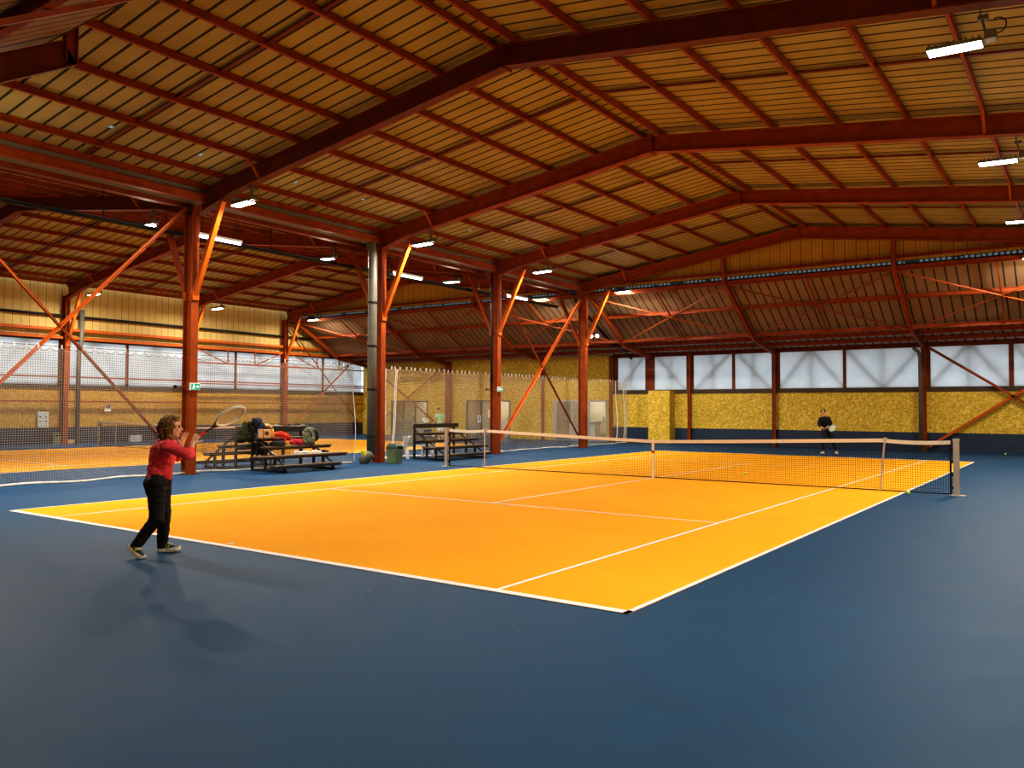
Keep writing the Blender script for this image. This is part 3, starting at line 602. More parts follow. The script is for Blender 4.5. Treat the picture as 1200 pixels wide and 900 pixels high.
def divider(label, y0, y1, xf, zt, pitch, cw, mat, pleat):
    t = thing('divider_net', label, 'net', (xf(y0, 0), y0, 0), 'nets dividing the two courts')
    n = int((y1-y0)/pitch); m = MB(); zs = [k*(zt-.1)/12 for k in range(13)]
    def topz(y): f = (y/.24) % 1; return zt-.03-.075*4*f*(1-f)
    for i in range(n+1):
        y = y0+i*pitch; tz = topz(y)
        strand(m, [(xf(y, z/zt), y, .03+z*(tz-.03)/zs[-1]) for z in zs], cw, (1, 0, 0))
    nz = int((zt-.1)/pitch); ys = [y0+(y1-y0)*j/(n//2) for j in range(n//2+1)]
    for k in range(nz): strand(m, [(xf(y, k/nz), y, .05+k*pitch) for y in ys], cw, (1, 0, 0))
    y24 = [y0+j*.04 for j in range(int((y1-y0)/.04)+1)]
    strand(m, [(xf(y, 1), y, topz(y)) for y in y24], cw*1.8, (1, 0, 0))
    m.build('mesh', mat, t)
    MB().tube([(xf(y, 0), y, .028+.012*math.sin(y*3.1)) for y in ys[::2]], .026, 6).build('bottom_rope', 'rope', t)
    MB().tube([(xf(y0, 1), y0, zt), (xf(y1, 1), y1, zt)], .006, 5).build('top_cable', 'black', t)
    k = math.ceil(y0/.24)
    while k*.24 < y1: MB().box(xf(k*.24, 1)-.01, k*.24-.012, zt-.06, xf(k*.24, 1)+.01, k*.24+.012, zt+.03).build('hook', 'rope', t); k += 1
    for (yy, amp) in pleat:
        pts = [(xf(yy, z/zt)+.03*math.sin(z*2), yy+amp*math.sin(z*1.3), .05+z) for z in [j*(zt-.1)/14 for j in range(15)]]
        MB().tube(pts, .016, 5).build('edge_cord', 'rope', t)
    return t
divider('beige mesh divider net behind the woman in pink', -15.5, -.55, lambda y, f: -9.62-.33*math.exp(-((y+6)/.8)**2)+.06*math.sin(y*.9)*(1-f)-.10*math.sin(y*2.3)*(1-f)**3, 2.96, .05, .0088, 'netm', ((-.57, .08),))
def xf2(y, f):
    g = (1-f)
    return -9.78-(.42*math.exp(-((y-2.4)/1.7)**2))*g + .06*math.sin(y*7)*(.4+.6*f)*math.exp(-(y-1)/4) + .05*math.sin(y*1.7)*g
divider('pale mesh divider net gathered at its left edge, behind the white bench', 1.0, 17.6, xf2, 2.96, .05, .0068, 'netl', ((1.0, .03), (1.55, .02), (1.62, .02), (16.4, .05), (17.2, .08), (17.4, .05)))
# heap of net on the floor at the gap
hp = MB()
for k in range(26): hp.ball((-9.85-random.random()*.5, 1.05+random.random()*.7, .02+random.random()*.03), (.09, .07, .035))
ho = blob('net_heap', hp, 'netl', None, .02, 2, .02, 20); tag(ho, 'bunched end of the pale net lying on the floor by the green bin', 'net')

# ------------------------------------------------------------------ bleachers, bench, bins
def bleacher(label, x0, s, y0, y1, ext, e1=(.4, .2), e3=(.1, .5)):
    t = thing('bleacher', label, 'bleacher', (x0, (y0+y1)/2, 0))
    rows = ((.10, .26, .20, 'foot_board', e1[0], e1[1]), (.45, .34, .43, 'seat_board', ext, ext), (.85, .26, .64, 'foot_board', e3[0], e3[1]), (1.17, .30, .86, 'seat_board', .05, .15))
    for d, w, z, nmx, ea, e in rows:
        x = x0-s*d; b = MB().box(x-w/2, y0-ea, z-.035, x+w/2, y1+e, z).build(nmx, 'benchtop', t, bevel=.006)
        MB().box(x-w/2+.02, y0-ea+.03, z-.085, x+w/2-.02, y1+e-.03, z-.036).build('rail', 'bench', b)
    x = x0-s*1.42; MB().box(x-.02, y0-.02, 1.00, x+.02, y1+.22, 1.14).build('back_rail', 'bench', t, bevel=.006)
    for y in (y0, y1):
        for d, z in ((.12, .20), (.50, .41), (.88, .60), (1.42, 1.14)):
            MB().box(x0-s*d-.03, y-.03, 0, x0-s*d+.03, y+.03, z-.03).build('leg', 'bench', t)
        MB().bar((x0-s*.05, y, .03), (x0-s*1.45, y, .03), .05, .06).build('skid', 'bench', t)
        MB().bar((x0-s*.12, y, .18), (x0-s*1.42, y, .95), .04, .05, (0, 1, 0)).build('stringer', 'bench', t)
    MB().bar((x0-s*.5, y0, .15), (x0-s*.5, y1, .15), .04, .06).build('brace', 'bench', t); MB().bar((x0-s*1.42, y0, .55), (x0-s*1.42, y1, .55), .04, .06).build('brace', 'bench', t)
    return t
bleacher('black stepped bleacher covered with bags, left of the green bin', -7.95, 1, -4.35, -2.75, .68)
bleacher('black stepped bleacher facing the left court, behind the divider net', -11.35, -1, -4.45, -2.9, .25)
bleacher('black stepped bleacher behind the left net post, empty', -7.9, 1, 1.85, 3.85, .5)
wb = thing('garden_bench', 'white slatted garden bench left of the net post', 'bench', (-9.75, 2.35, 0))
for k in range(4): MB().box(-9.98+k*.11, 1.55, .39, -9.89+k*.11, 3.15, .42).build('seat_slat', 'white', wb, bevel=.006)
for k in range(3): MB().bar((-9.54+k*.02, 1.55, .48+k*.105), (-9.54+k*.02, 3.15, .48+k*.105), .092, .025, (1, 0, -.2)).build('back_slat', 'white', wb)
for y in (1.75, 2.95):
    l = MB().bar((-9.5, y, 0), (-9.58, y, .40), .08, .07, (0, 1, 0)); l.bar((-9.95, y, 0), (-9.9, y, .39), .08, .07, (0, 1, 0)); l.bar((-9.95, y, .37), (-9.55, y, .37), .06, .06); l.bar((-9.57, y, .40), (-9.44, y, .74), .06, .05, (0, 1, 0)); l.build('leg_frame', 'white', wb)
def bin_(label, x, y, k=1.0, dark=False):
    t = thing('litter_bin', label, 'bin', (x, y, 0)); P = lambda sx, sy, z: [(x-sx, y-sy, z), (x+sx, y-sy, z), (x+sx, y+sy, z), (x-sx, y+sy, z)]
    def loft(secs):
        m = MB(); vs = [q for s_ in secs for q in P(*s_)]; fs = [(4*i+j, 4*i+(j+1) % 4, 4*i+4+(j+1) % 4, 4*i+4+j) for i in range(len(secs)-1) for j in range(4)]
        m._add(vs, fs+[(3, 2, 1, 0), tuple(4*(len(secs)-1)+j for j in range(4))]); return m
    loft([(.17*k, .15*k, 0), (.20*k, .175*k, .40*k), (.22*k, .19*k, .41*k), (.22*k, .19*k, .45*k)]).build('bucket', 'green', t, bevel=.01)
    lid = loft([(.22*k, .19*k, .45*k), (.21*k, .18*k, .54*k), (.15*k, .13*k, .62*k)]).build('lid', 'dgreen', t, bevel=.012)
    MB().box(x+.19*k, y-.11*k, .46*k, x+.225*k, y+.11*k, .55*k).build('opening', 'black', lid)
bin_('green plastic litter bin at the foot of the drainpipe column', -8.42, .0, .95); bin_('green litter bin against the far left wall base', -28.35, -.35, .8)
bx = MB().box(-28.45, 3.05, 0, -28.3, 3.6, .31).build('white_box', 'white', None, bevel=.01); tag(bx, 'small white box on the floor behind the left court net', 'box')
bx = MB().box(-28.4, .05, .06, -28.2, .4, .18); bx.box(-28.38, .1, 0, -28.25, .35, .06); tag(bx.build('step_box', 'beige', None, bevel=.01), 'small beige box at the foot of the left wall column', 'box')
sg = thing('wall_sign', 'pale panel with four dark dots on the left wall', 'sign', (-28.52, -.8, .76)); MB().box(-28.56, -1.02, .76, -28.52, -.56, 1.42).build('board', 'signb', sg)
for yy in (-.92, -.68):
    for zz in (1.02, 1.2): MB().ball((-28.515, yy, zz), (.008, .035, .035)).build('dot', 'maroon', sg)
sg = thing('wall_sign', 'small white notice with two dark marks on the left wall', 'sign', (-28.52, 2.05, 1.45)); MB().box(-28.56, 1.9, 1.45, -28.52, 2.2, 1.77).build('board', 'white', sg)
for yy in (1.97, 2.08): MB().box(-28.52, yy, 1.6, -28.515, yy+.07, 1.72).build('mark', 'brown', sg)
pot = thing('flower_pot', 'blue tub with yellow plant by the chipboard wall, behind the bleacher', 'pot', (-22.6, 17.6, 0))
MB().lathe((-22.6, 17.6, 0), [(.18, 0), (.26, .4), (.28, .42), (.24, .42)], 16).build('tub', 'bluepot', pot, True)
fol = MB()
for k in range(40):
    a = random.random()*6.28; r = random.random()*.22; c = V((-22.6+r*math.cos(a), 17.6+r*math.sin(a), .45+random.random()*.4)); d = V((math.cos(a), math.sin(a), .8))*.08; s_ = d.cross(V((0, 0, 1))).normalized()*.04
    fol.quad(c-d, c+s_, c+d, c-s_)
fol.build('foliage', 'plant', pot)

# ------------------------------------------------------------------ things left on the bleacher
def P1(u, v, d=21.4): return at(u, v, d)
S4 = .86; S3 = .64; S2 = .43
bp = thing('backpack', 'sage green backpack standing at the right end of the bleacher', 'backpack', (-8.8, -2.95, S3))
b = MB(); b.ball((-8.8, -2.95, S3+.22), (.13, .2, .22)); b.ball((-8.8, -2.95, S3+.38), (.11, .17, .12)); b.ball((-8.8, -2.97, S3+.08), (.14, .2, .09))
blob('body', b, 'sage', bp, .014, 3, .02, 11, 3)
b = MB(); b.ball((-8.68, -2.97, S3+.14), (.06, .14, .11)); blob('front_pocket', b, 'sage', bp, .012, 2, .012, 16, 5)
b = MB(); b.ball((-8.83, -2.72, S3+.28), (.11, .09, .17)); b.ball((-8.85, -2.66, S3+.2), (.09, .07, .12)); blob('side_bag', b, 'bag', bp, .012, 2, .015, 14, 6)
b = MB(); b.tube([(-8.7, -3.05, S3+.42), (-8.64, -3.0, S3+.3), (-8.66, -3.02, S3+.1)], .02, 6).tube([(-8.8, -2.98, S3+.48), (-8.78, -2.93, S3+.54), (-8.8, -2.88, S3+.48)], .012, 6); b.build('strap', 'bag', bp, True)
def shoe_simple(label, c, yaw, mat, group, sc=1):
    t = thing('sports_shoe', label, 'shoe', c, group); R = Matrix.Rotation(yaw, 3, 'Z'); c = V(c)
    b = MB()
    for (x, z, r) in ((-.10, .05, (.045, .038, .05)), (-.03, .05, (.06, .042, .045)), (.06, .04, (.07, .046, .036)), (.11, .035, (.035, .038, .028))): b.ball(c+R@V((x*sc, 0, z*sc)), tuple(q*sc for q in r), M3=R)
    blob('upper', b, mat, t, .009, 3, 0)
    s_ = MB(); pts = [(-.145, .03), (-.1, .045), (.0, .04), (.09, .05), (.145, .03), (.155, 0)]; ring = pts+[(x, -y) for x, y in reversed(pts[:-1])]
    s_._add([c+R@V((x*sc, y*sc, z)) for z in (0, .022*sc) for x, y in ring], [tuple(reversed(range(len(ring)))), tuple(len(ring)+i for i in range(len(ring)))]+[(i, (i+1) % len(ring), len(ring)+(i+1) % len(ring), len(ring)+i) for i in range(len(ring))]); s_.build('sole', 'sole', t)
shoe_simple('white sports shoe lying under the crimson bag on the bleacher', (-8.40, -3.63, S2), 1.2, 'wshoe', 'shoes on the bleacher'); shoe_simple('white sports shoe just right of another, under the crimson bag', (-8.32, -3.44, S2), 1.5, 'wshoe', 'shoes on the bleacher')
shoe_simple('white sports shoe at the foot of the green backpack', (-8.36, -3.06, S2), 1.3, 'wshoe', 'shoes on the bleacher'); shoe_simple('black sports shoe right of the white one below the green backpack', (-8.36, -2.76, S2), 1.7, 'bag', 'shoes on the bleacher')
xr = -9.37
b = MB(); b.ball((xr, -4.22, 1.24), (.11, .16, .14)); b.ball((xr+.04, -4.10, 1.12), (.1, .14, .13)); b.ball((xr+.06, -4.16, 1.02), (.07, .12, .12)); b.ball((xr, -4.30, 1.30), (.08, .09, .09))
tag(blob('jacket', b, 'navyj', None, .014, 3, .03, 8, 2), 'navy jacket bundled over the left end of the bleacher back rail', 'jacket')
b = MB(); b.ball((xr-.1, -4.48, 1.12), (.1, .14, .14)); b.ball((xr-.08, -4.56, .98), (.1, .14, .16)); b.ball((xr-.06, -4.62, .84), (.09, .15, .11)); b.ball((xr-.05, -4.42, .86), (.08, .12, .12)); b.ball((xr-.05, -4.4, 1.22), (.08, .12, .06))
tag(blob('jacket', b, 'olive', None, .014, 3, .055, 9, 4, (1, 1.6, .35)), 'olive green jacket hanging off the left end of the bleacher', 'jacket')
b = MB(); b.ball((xr, -3.92, 1.17), (.08, .17, .05)); b.ball((xr, -3.80, 1.13), (.05, .08, .06)); tag(blob('scarf', b, 'beige', None, .012, 2, .02, 12, 8), 'pale scarf over the back rail right of the navy jacket', 'scarf')
bx = thing('gift_box', 'beige box with a dark round print on the top bleacher seat', 'box', (-9.1, -4.18, S4))
MB().box(-9.22, -4.30, S4, -9.02, -4.04, S4+.22).build('carton', 'beige', bx, bevel=.008); MB().ball((-9.018, -4.17, S4+.12), (.006, .07, .055)).build('print', 'brown', bx); MB().box(-9.021, -4.30, S4, -9.016, -4.265, S4+.22).build('stripe', 'redc', bx)
bt = thing('drink_bottle', 'tall orange bottle standing right of the beige box', 'bottle', (-9.1, -3.93, S4))
MB().lathe((-9.1, -3.93, S4), [(.036, 0), (.038, .02), (.038, .18), (.022, .21)], 14).build('body', 'orb', bt, True); MB().lathe((-9.1, -3.93, S4+.21), [(.022, 0), (.022, .03)], 12).build('cap', 'orb', bt, True)
b = MB(); b.ball((-9.05, -3.72, S4+.08), (.11, .13, .09)); b.ball((-9.0, -3.60, S4+.04), (.09, .11, .08)); b.ball((-8.98, -3.52, S4-.0), (.05, .07, .06)); b.tube([(-8.93, -3.66, S4), (-8.92, -3.66, S4-.1), (-8.92, -3.67, S4-.24)], .02, 8); b.tube([(-8.93, -3.47, S4+.02), (-8.92, -3.45, S4-.12)], .016, 8)
tag(blob('sling_bag', b, 'redc', None, .012, 2, .03, 12, 9), 'bright red sling bag with straps hanging from the top bleacher seat', 'bag')
b = MB(); b.ball((-8.82, -3.42, S3+.1), (.1, .17, .08)); b.ball((-8.8, -3.26, S3+.08), (.09, .1, .09)); tag(blob('sports_bag', b, 'crims', None, .012, 2, .025, 12, 11), 'crimson soft bag on the bleacher foot board, right of the red one', 'bag')
b = MB(); b.box(-9.5, -4.3, .42, -9.22, -3.98, .72); b.ball((-9.36, -4.14, .72), (.13, .15, .05)); b.tube([(-9.36, -4.28, .72), (-9.36, -4.2, .82), (-9.36, -4.08, .82), (-9.36, -4.0, .72)], .02, 6); tag(blob('duffel_bag', b, 'bag', None, .014, 2, .03, 9, 13), 'black duffel bag under the left end of the bleacher', 'bag')
b = MB(); b.box(-8.99, -4.1, S3+.0, -8.74, -3.8, S3+.12); b.ball((-8.86, -3.95, S3+.12), (.12, .17, .05)); tag(blob('tote_bag', b, 'bag', None, .012, 2, .015, 12, 14), 'black tote bag with a flat top on the bleacher foot board', 'bag')
b = MB(); b.ball((-8.85, -3.93, S3+.195), (.1, .18, .045)); tag(blob('sweater', b, 'maroon', None, .012, 2, .015, 14, 15), 'folded maroon sweater lying on the black tote bag', 'sweater')

# ------------------------------------------------------------------ tennis balls
bpv = at(426, 531, 9.1)
def ball(label, c, group=None):
    t = thing('tennis_ball', label, 'ball', c, group); c = V(c); MB().ball(c, .0335, 18, 12).build('felt', 'ball', t, True)
    pts = []
    for k in range(33):
        a = 2*math.pi*k/32; q = V((math.cos(a)+.44*math.cos(3*a)*.5, math.sin(a)-.44*math.sin(3*a)*.5, .9*math.sin(2*a))).normalized()*.0337; pts.append(c+q)
    MB().tube(pts, .0012, 4, False).build('seam', 'white', t)
ball('yellow tennis ball flying in front of the drainpipe column', bpv)
for c, l in (((1.40, 2.36), 'tennis ball on the orange court just behind the net'), ((5.6, -.3), 'tennis ball on the blue floor beside the right sideline, before the net'), ((-20.0, 6.6), 'tennis ball lying on the left court beyond the bleachers'), ((-10.9, 14.3), 'tennis ball on the floor left of the farthest centre column'), ((5.9, 17.4), 'tennis ball by the far wall under the crossed braces'), ((-9.3, -3.45), 'tennis ball under the bag-covered bleacher')):
    ball(l, (c[0], c[1], .036), 'tennis balls on the floor')

# ------------------------------------------------------------------ racket
def racket(label, butt, d, minor, L=.685, mats=('grip', 'rdark', 'frame')):
    d = V(d).normalized(); minor = V(minor); minor = (minor-d*minor.dot(d)).normalized(); nr = d.cross(minor); butt = V(butt)
    t = thing('tennis_racket', label, 'racket', butt)
    MB().tube([butt, butt+d*.01, butt+d*.02, butt+d*.18, butt+d*.185], [.015, .018, .0155, .0155, .012], 8).build('grip', mats[0], t, True)
    MB().tube([butt+d*.18, butt+d*.27], .011, 8).build('shaft', mats[1], t, True)
    A, B = .172, .128; c = butt+d*(L-A-.012)
    hp = [c+d*A*math.cos(a)+minor*B*math.sin(a) for a in [2*math.pi*k/40 for k in range(41)]]; MB().tube(hp, .0145, 8, False).build('hoop', mats[2], t, True)
    for s in (-1, 1):
        MB().tube([butt+d*.26, butt+d*.30+minor*s*.02, c-d*A*.80+minor*s*B*.6], .0105, 8).build('throat', mats[1], t, True)
    st = MB()
    for k in range(-8, 9):
        w = k/9; h = math.sqrt(1-w*w); strand(st, [c-d*A*h+minor*B*w, c+d*A*h+minor*B*w], .0062, nr)
    for k in range(-9, 10):
        w = k/10; h = math.sqrt(1-w*w); strand(st, [c+d*A*w-minor*B*h, c+d*A*w+minor*B*h], .0062, nr)
    st.build('string_bed', 'string', t); return t

# ------------------------------------------------------------------ people
def hand(mb, wrist, fdir, palm_n, thumb, curl, k=1.0, spread=.12):
    """palm, four unequal fingers with two bends, and a thumb leaving the side of the palm"""
    fdir = V(fdir).normalized(); n = V(palm_n); n = (n-fdir*n.dot(fdir)).normalized(); sd = V(thumb); sd = (sd-fdir*sd.dot(fdir)-n*sd.dot(n)).normalized(); w = V(wrist)
    for j in range(4):
        o = sd*(.026-.0175*j)*k; mb.cap(w+o*.5, w+fdir*.085*k+o, .014*k, .0125*k, 10)
    for j, ln in enumerate((.070, .078, .073, .058)):
        p = w+fdir*.085*k+sd*(.028-.0185*j)*k; dirv = (fdir+sd*(.17-.115*j)*spread*8).normalized(); a = curl*.5
        for seg in (.45, .32, .23):
            dd = (dirv*math.cos(a)+n*math.sin(a)); q = p+dd*ln*k*seg; mb.cap(p, q, .0088*k, .0078*k, 8); p = q; a += curl*.75
    p = w+sd*.026*k+fdir*.02*k; dd = (sd*.75+fdir*.65+n*.25*curl).normalized(); q = p+dd*.045*k; mb.cap(p, q, .0125*k, .0105*k, 8); dd = (dd+fdir*.5+n*.45*curl).normalized(); mb.cap(q, q+dd*.034*k, .0098*k, .0085*k, 8)
def head(mb, c, fw, up, k=1.0):
    fw = V(fw).normalized(); up = V(up).normalized(); up = (up-fw*up.dot(fw)).normalized(); lt = up.cross(fw); R = Matrix((fw, lt, up)).transposed(); c = V(c)
    g = lambda x, y, z: c+R@V((x*k, y*k, z*k))
    e = lambda p, r: mb.ball(g(*p), tuple(q*k for q in r), 16, 12, R)
    e((-.012, 0, .03), (.098, .076, .088)); e((.018, 0, -.03), (.070, .062, .085)); e((.052, 0, -.088), (.026, .028, .02)); e((.068, 0, .030), (.02, .05, .012))
    mb.cap(g(.082, 0, .015), g(.104, 0, -.022), .008*k, .0125*k, 10); e((.092, .012, -.026), (.011, .008, .007)); e((.092, -.012, -.026), (.011, .008, .007))
    e((.082, 0, -.052), (.012, .022, .007)); e((.080, 0, -.063), (.012, .019, .008))
    for s in (-1, 1): e((.062, s*.036, -.02), (.02, .02, .022)); e((-.006, s*.076, -.005), (.018, .009, .03))
    return g, R
def person(label, J, r, facing, up, look, skin, tops, scale=1.0, hands=()):
    """J: joints in world space. returns root mesh object (one continuous body) with head helpers"""
    mb = MB(); k = scale
    mb.cap(J['neck'], J['headc'], .052*k, .050*k); mb.cap(J['chest'], J['neck'], .10*k, .055*k)
    for a, b, ra, rb in (('pelvis', 'waist', .125, .108), ('waist', 'chest', .108, .125), ('chest', 'shR', .10, .062), ('chest', 'shL', .10, .062), ('shR', 'elR', .052, .040), ('elR', 'wrR', .040, .026), ('shL', 'elL', .052, .040), ('elL', 'wrL', .040, .026),
                         ('hipR', 'knR', .088, .056), ('knR', 'anR', .055, .036), ('hipL', 'knL', .088, .056), ('knL', 'anL', .055, .036), ('anR', 'toR', .038, .028), ('anL', 'toL', .038, .028), ('pelvis', 'hipR', .115, .095), ('pelvis', 'hipL', .115, .095)):
        mb.cap(J[a], J[b], ra*k, rb*k)
    g, R = head(mb, J['headc'], look, up, k)
    for h in hands: hand(mb, *h)
    me = voxel(mb, .0065, 2); me.materials.append(MT[skin]); me.materials.append(MT['lips'])
    lip = g(.088, 0, -.058)
    for p in me.polygons:
        d = p.center-lip
        if d.length < .03*k and abs(d.dot(R.col[2])) < .0125*k and abs(d.dot(R.col[1])) < .024*k: p.material_index = 1
    o = link('person', me); tag(o, label, 'person'); 
    for s in (-1, 1):
        MB().ball(g(.0765, s*.030, .008), .0125*k, 10, 8).build('eye', 'eye', o, True)
        MB().tube([g(.088, s*.012, .028), g(.085, s*.032, .033), g(.070, s*.05, .027)], .004*k, 6).build('eyebrow', 'hair2', o, True)
    return o, g, R
def cloth(name, mat, parent, caps, size=.008, nz=.010, nf=9, seed=1, aniso=None, smooth=4):
    mb = MB()
    for a, b, ra, rb in caps: mb.cap(a, b, ra, rb)
    me = voxel(mb, size, smooth, nz, nf, seed, aniso); me.materials.append(MT[mat]); return link(name, me, parent)
def sneaker(parent, heel, toe, upv, upper, sole, logo=None, lining=None, k=1.0):
    heel = V(heel); toe = V(toe); d = toe-heel; L = d.length; d.normalize(); u = V(upv); u = (u-d*u.dot(d)).normalized(); s = u.cross(d); R = Matrix((d, s, u)).transposed()
    g = lambda x, y, z: heel+R@V((x*L, y*k, z*k))
    b = MB()
    for x, z, rx, ry, rz in ((.14, .055, .13, .037, .05), (.2, .075, .12, .038, .045), (.36, .055, .16, .039, .045), (.56, .045, .2, .043, .034), (.78, .036, .2, .042, .026)): b.ball(g(x, 0, z), (rx*L, ry*k, rz*k), 14, 10, R)
    me = voxel(b, .007, 2); me.materials.append(MT[upper]); o = link('shoe', me, parent)
    ring = [(-.01, .026), (.08, .036), (.35, .034), (.62, .046), (.85, .042), (.97, .022)]; ring = ring+[(1.0, 0)]+[(x, -y) for x, y in reversed(ring)]
    n = len(ring); m = MB(); lift = lambda x: .02*max(0, x-.7)/.3
    m._add([g(x, y*sc, z+lift(x)) for z, sc in ((0, 1.0), (.016, 1.10), (.040, 1.02)) for x, y in ring], [tuple(reversed(range(n))), tuple(2*n+i for i in range(n))]+[(l*n+i, l*n+(i+1) % n, l*n+n+(i+1) % n, l*n+n+i) for l in (0, 1) for i in range(n)])
    m.build('sole', sole, o)
    if lining: MB().tube([g(.06, .022, .115), g(.02, 0, .12), g(.06, -.022, .115), g(.28, -.026, .108), g(.34, 0, .105), g(.28, .026, .108), g(.06, .022, .115)], .010*k, 6).build('collar', lining, o, True); MB().tube([g(.34, 0, .105), g(.48, 0, .086), g(.62, 0, .075)], .010*k, 6).build('laces', lining, o, True)
    if logo:
        z = MB()
        for sd in (-1, 1): z.tube([g(.36, sd*.037, .03), g(.40, sd*.039, .08), g(.48, sd*.042, .035), g(.53, sd*.040, .075)], .0055*k, 5)
        z.build('logo', logo, o, True)
    return o

# --- woman in the coral jersey -------------------------------------------
D = 9.13
J = dict(headc=at(202, 501.5, D), neck=at(196.5, 516, D), chest=at(192.5, 529, D+.02), waist=at(187.5, 549, D+.01), pelvis=at(186.5, 562, D),
         shR=at(196, 522.5, D-.17), elR=at(221.5, 533.5, D-.20), wrR=at(226.2, 519, D-.06), shL=at(198.5, 521, D+.19), elL=at(209, 535, D+.26), wrL=at(213, 521.5, D+.10),
         hipR=at(184, 566, D-.085), knR=at(183.5, 608, D-.12), anR=at(159, 639.5, D-.17), toR=at(165, 652.5, D-.20), hipL=at(189, 566, D+.095), knL=at(192, 607, D+.14), anL=at(190, 640.5, D+.21), toL=at(206, 646, D+.22))
gdir = (at(255, 497.5, D+.03)-at(228, 514.5, D)).normalized(); look = Rt*.97+Fw*.22+Up*.02
gh = at(229.5, 513.2, D-.01)
hands = [(J['wrR'], (at(230.5, 511, D-.02)-J['wrR']), -Rt*.1+Fw*1.0, Up*.6+Rt*.9, 1.35, 1.0, .02), (J['wrL'], Up*1.0+Rt*.30-Fw*.1, Rt*.7-Fw*.5, -Rt*.6+Fw*.3-Up*.0, .28, 1.02, .16)]
w, g, R = person('woman in a coral red long-sleeved top and black trousers swinging a racket', J, None, None, Up-Rt*.05, look, 'skin', None, 1.0, hands)
c_ = J['chest']; lerp = lambda a, b, f: V(a)*(1-f)+V(b)*f
hem = lerp(J['waist'], J['pelvis'], .55)
sl = [(J['chest'], J['shR'], .115, .078), (J['chest'], J['shL'], .115, .078), (J['shR'], J['elR'], .069, .056), (lerp(J['shR'], J['elR'], .9), lerp(J['elR'], J['wrR'], .30), .056, .050), (J['shL'], J['elL'], .069, .056), (J['elL'], lerp(J['elL'], J['wrL'], .3), .054, .048),
      (J['chest'], J['waist'], .148, .128), (J['waist'], hem, .130, .142), (lerp(J['chest'], J['neck'], .6), J['chest'], .075, .13)]
cloth('long_sleeved_top', 'pink', w, sl, .008, .016, 9, 3, (1, 1, 1.8))
trs = [(lerp(J['pelvis'], J['waist'], .15), J['pelvis'], .135, .145), (J['pelvis'], J['hipR'], .135, .112), (J['pelvis'], J['hipL'], .135, .112), (at(178.5, 567, D-.05), at(181, 576, D-.06), .098, .088), (at(184, 567, D+.08), at(186, 576, D+.08), .098, .085), (J['hipR'], J['knR'], .108, .078), (J['knR'], lerp(J['knR'], J['anR'], .9), .077, .057), (J['hipL'], J['knL'], .108, .080), (J['knL'], lerp(J['knL'], J['anL'], .92), .077, .058)]
tr_ = cloth('trousers', 'trs', w, trs, .008, .012, 8, 5, (1, 1, 1.6))
lg = at(193.3, 572, D-.215); MB().bar(lg-Rt*.016, lg+Rt*.016, .007, .004, Up).build('logo', 'alu', tr_)
sneaker(w, at(150.0, 642.0, D-.16), at(167.0, 657.5, D-.21), Rt*.62+Up*.78, 'shoe', 'sole', 'lime', 'cream')
fa = at(185.0, 650, D+.2); fb = at(212, 649.5, D+.22); fa.z = .004; fb.z = .004
sneaker(w, fa, fb, (0, 0, 1), 'shoe', 'sole', 'lime', 'cream')
# curls
hr = MB(); hc = J['headc']
lt = R.col[1]; fwv = R.col[0]; upv = R.col[2]
cap_ = [((-.035, 0, .045), .098), ((-.07, 0, -.02), .088), ((-.06, .05, -.02), .075), ((-.06, -.05, -.02), .075), ((-.05, 0, -.09), .075), ((.0, 0, .075), .07), ((-.03, .06, -.07), .055), ((-.03, -.06, -.07), .055), ((.03, 0, .085), .05)]
core = MB()
for p, rr in cap_: core.ball(g(*p), rr)
cme = voxel(core, .012, 2, .03, 26, 4); cme.materials.append(MT['hair'])
ho = link('curly_hair', cme, w)
cu = MB()
for i in range(260):
    while True:
        q = V((random.uniform(-1, 1), random.uniform(-1, 1), random.uniform(-1, 1)))
        if .3 < q.length < 1: break
    q.normalize()
    if q.x > .60 and q.z < .62: continue
    if q.x > .25 and q.z < -.2: continue
    st = g(-.035+q.x*.105, q.y*.112, .012+q.z*.112+(-.05 if q.z < -.2 else 0)); dn = (R@V((q.x*.5-.12, q.y*.6, q.z*.35-.75))).normalized(); a1 = dn.orthogonal().normalized(); a2 = dn.cross(a1); ph = random.random()*6
    ln = random.uniform(.035, .075); rad = random.uniform(.007, .013)
    cu.tube([st+dn*ln*(j/11-.3)+(a1*math.cos(ph+j*1.25)+a2*math.sin(ph+j*1.25))*rad for j in range(12)], [.0055]*11+[.002], 5)
cu.build('curl_mass', 'hair', ho, True)
racket('white tennis racket with red grip held up by the woman in coral', gh-gdir*.055, gdir, (Rt*.53-Up*.85)*.42+Fw*.9)

# --- far player -----------------------------------------------------------
D = 30.4
J = dict(headc=at(964.6, 483.4, D), neck=at(965.6, 488.3, D), chest=at(966, 492.6, D), waist=at(967.2, 499.2, D+.04), pelvis=at(968.3, 504.6, D+.06), shR=at(961.6, 490.4, D), elR=at(959.6, 496.6, D-.12), wrR=at(962.3, 500.9, D-.34), shL=at(971.0, 490.2, D), elL=at(973.6, 496.4, D-.08), wrL=at(968.4, 501.8, D-.32),
         hipR=at(965.8, 506.2, D+.04), knR=at(964.6, 517, D-.06), anR=at(964.4, 528.5, D), toR=at(962.8, 531.0, D-.12), hipL=at(971, 506.2, D+.04), knL=at(975.8, 516.8, D-.02), anL=at(980.2, 528.2, D+.02), toL=at(980.9, 531.3, D-.12))
lk = -Fw*.9-Rt*.35
rb = at(964.0, 502.6, D-.42)
hands = [(J['wrR'], rb-J['wrR']+Rt*.05, Fw*.5-Up*.5, Up, 1.2, 1.05, .02), (J['wrL'], at(966.2, 503.6, D-.42)-J['wrL'], Fw*.5+Up*.3, Up, 1.1, 1.05, .02)]
f, g, R = person('player in black sweatshirt and trousers waiting behind the far baseline', J, None, None, Up, lk, 'skin2', None, 1.03, hands)
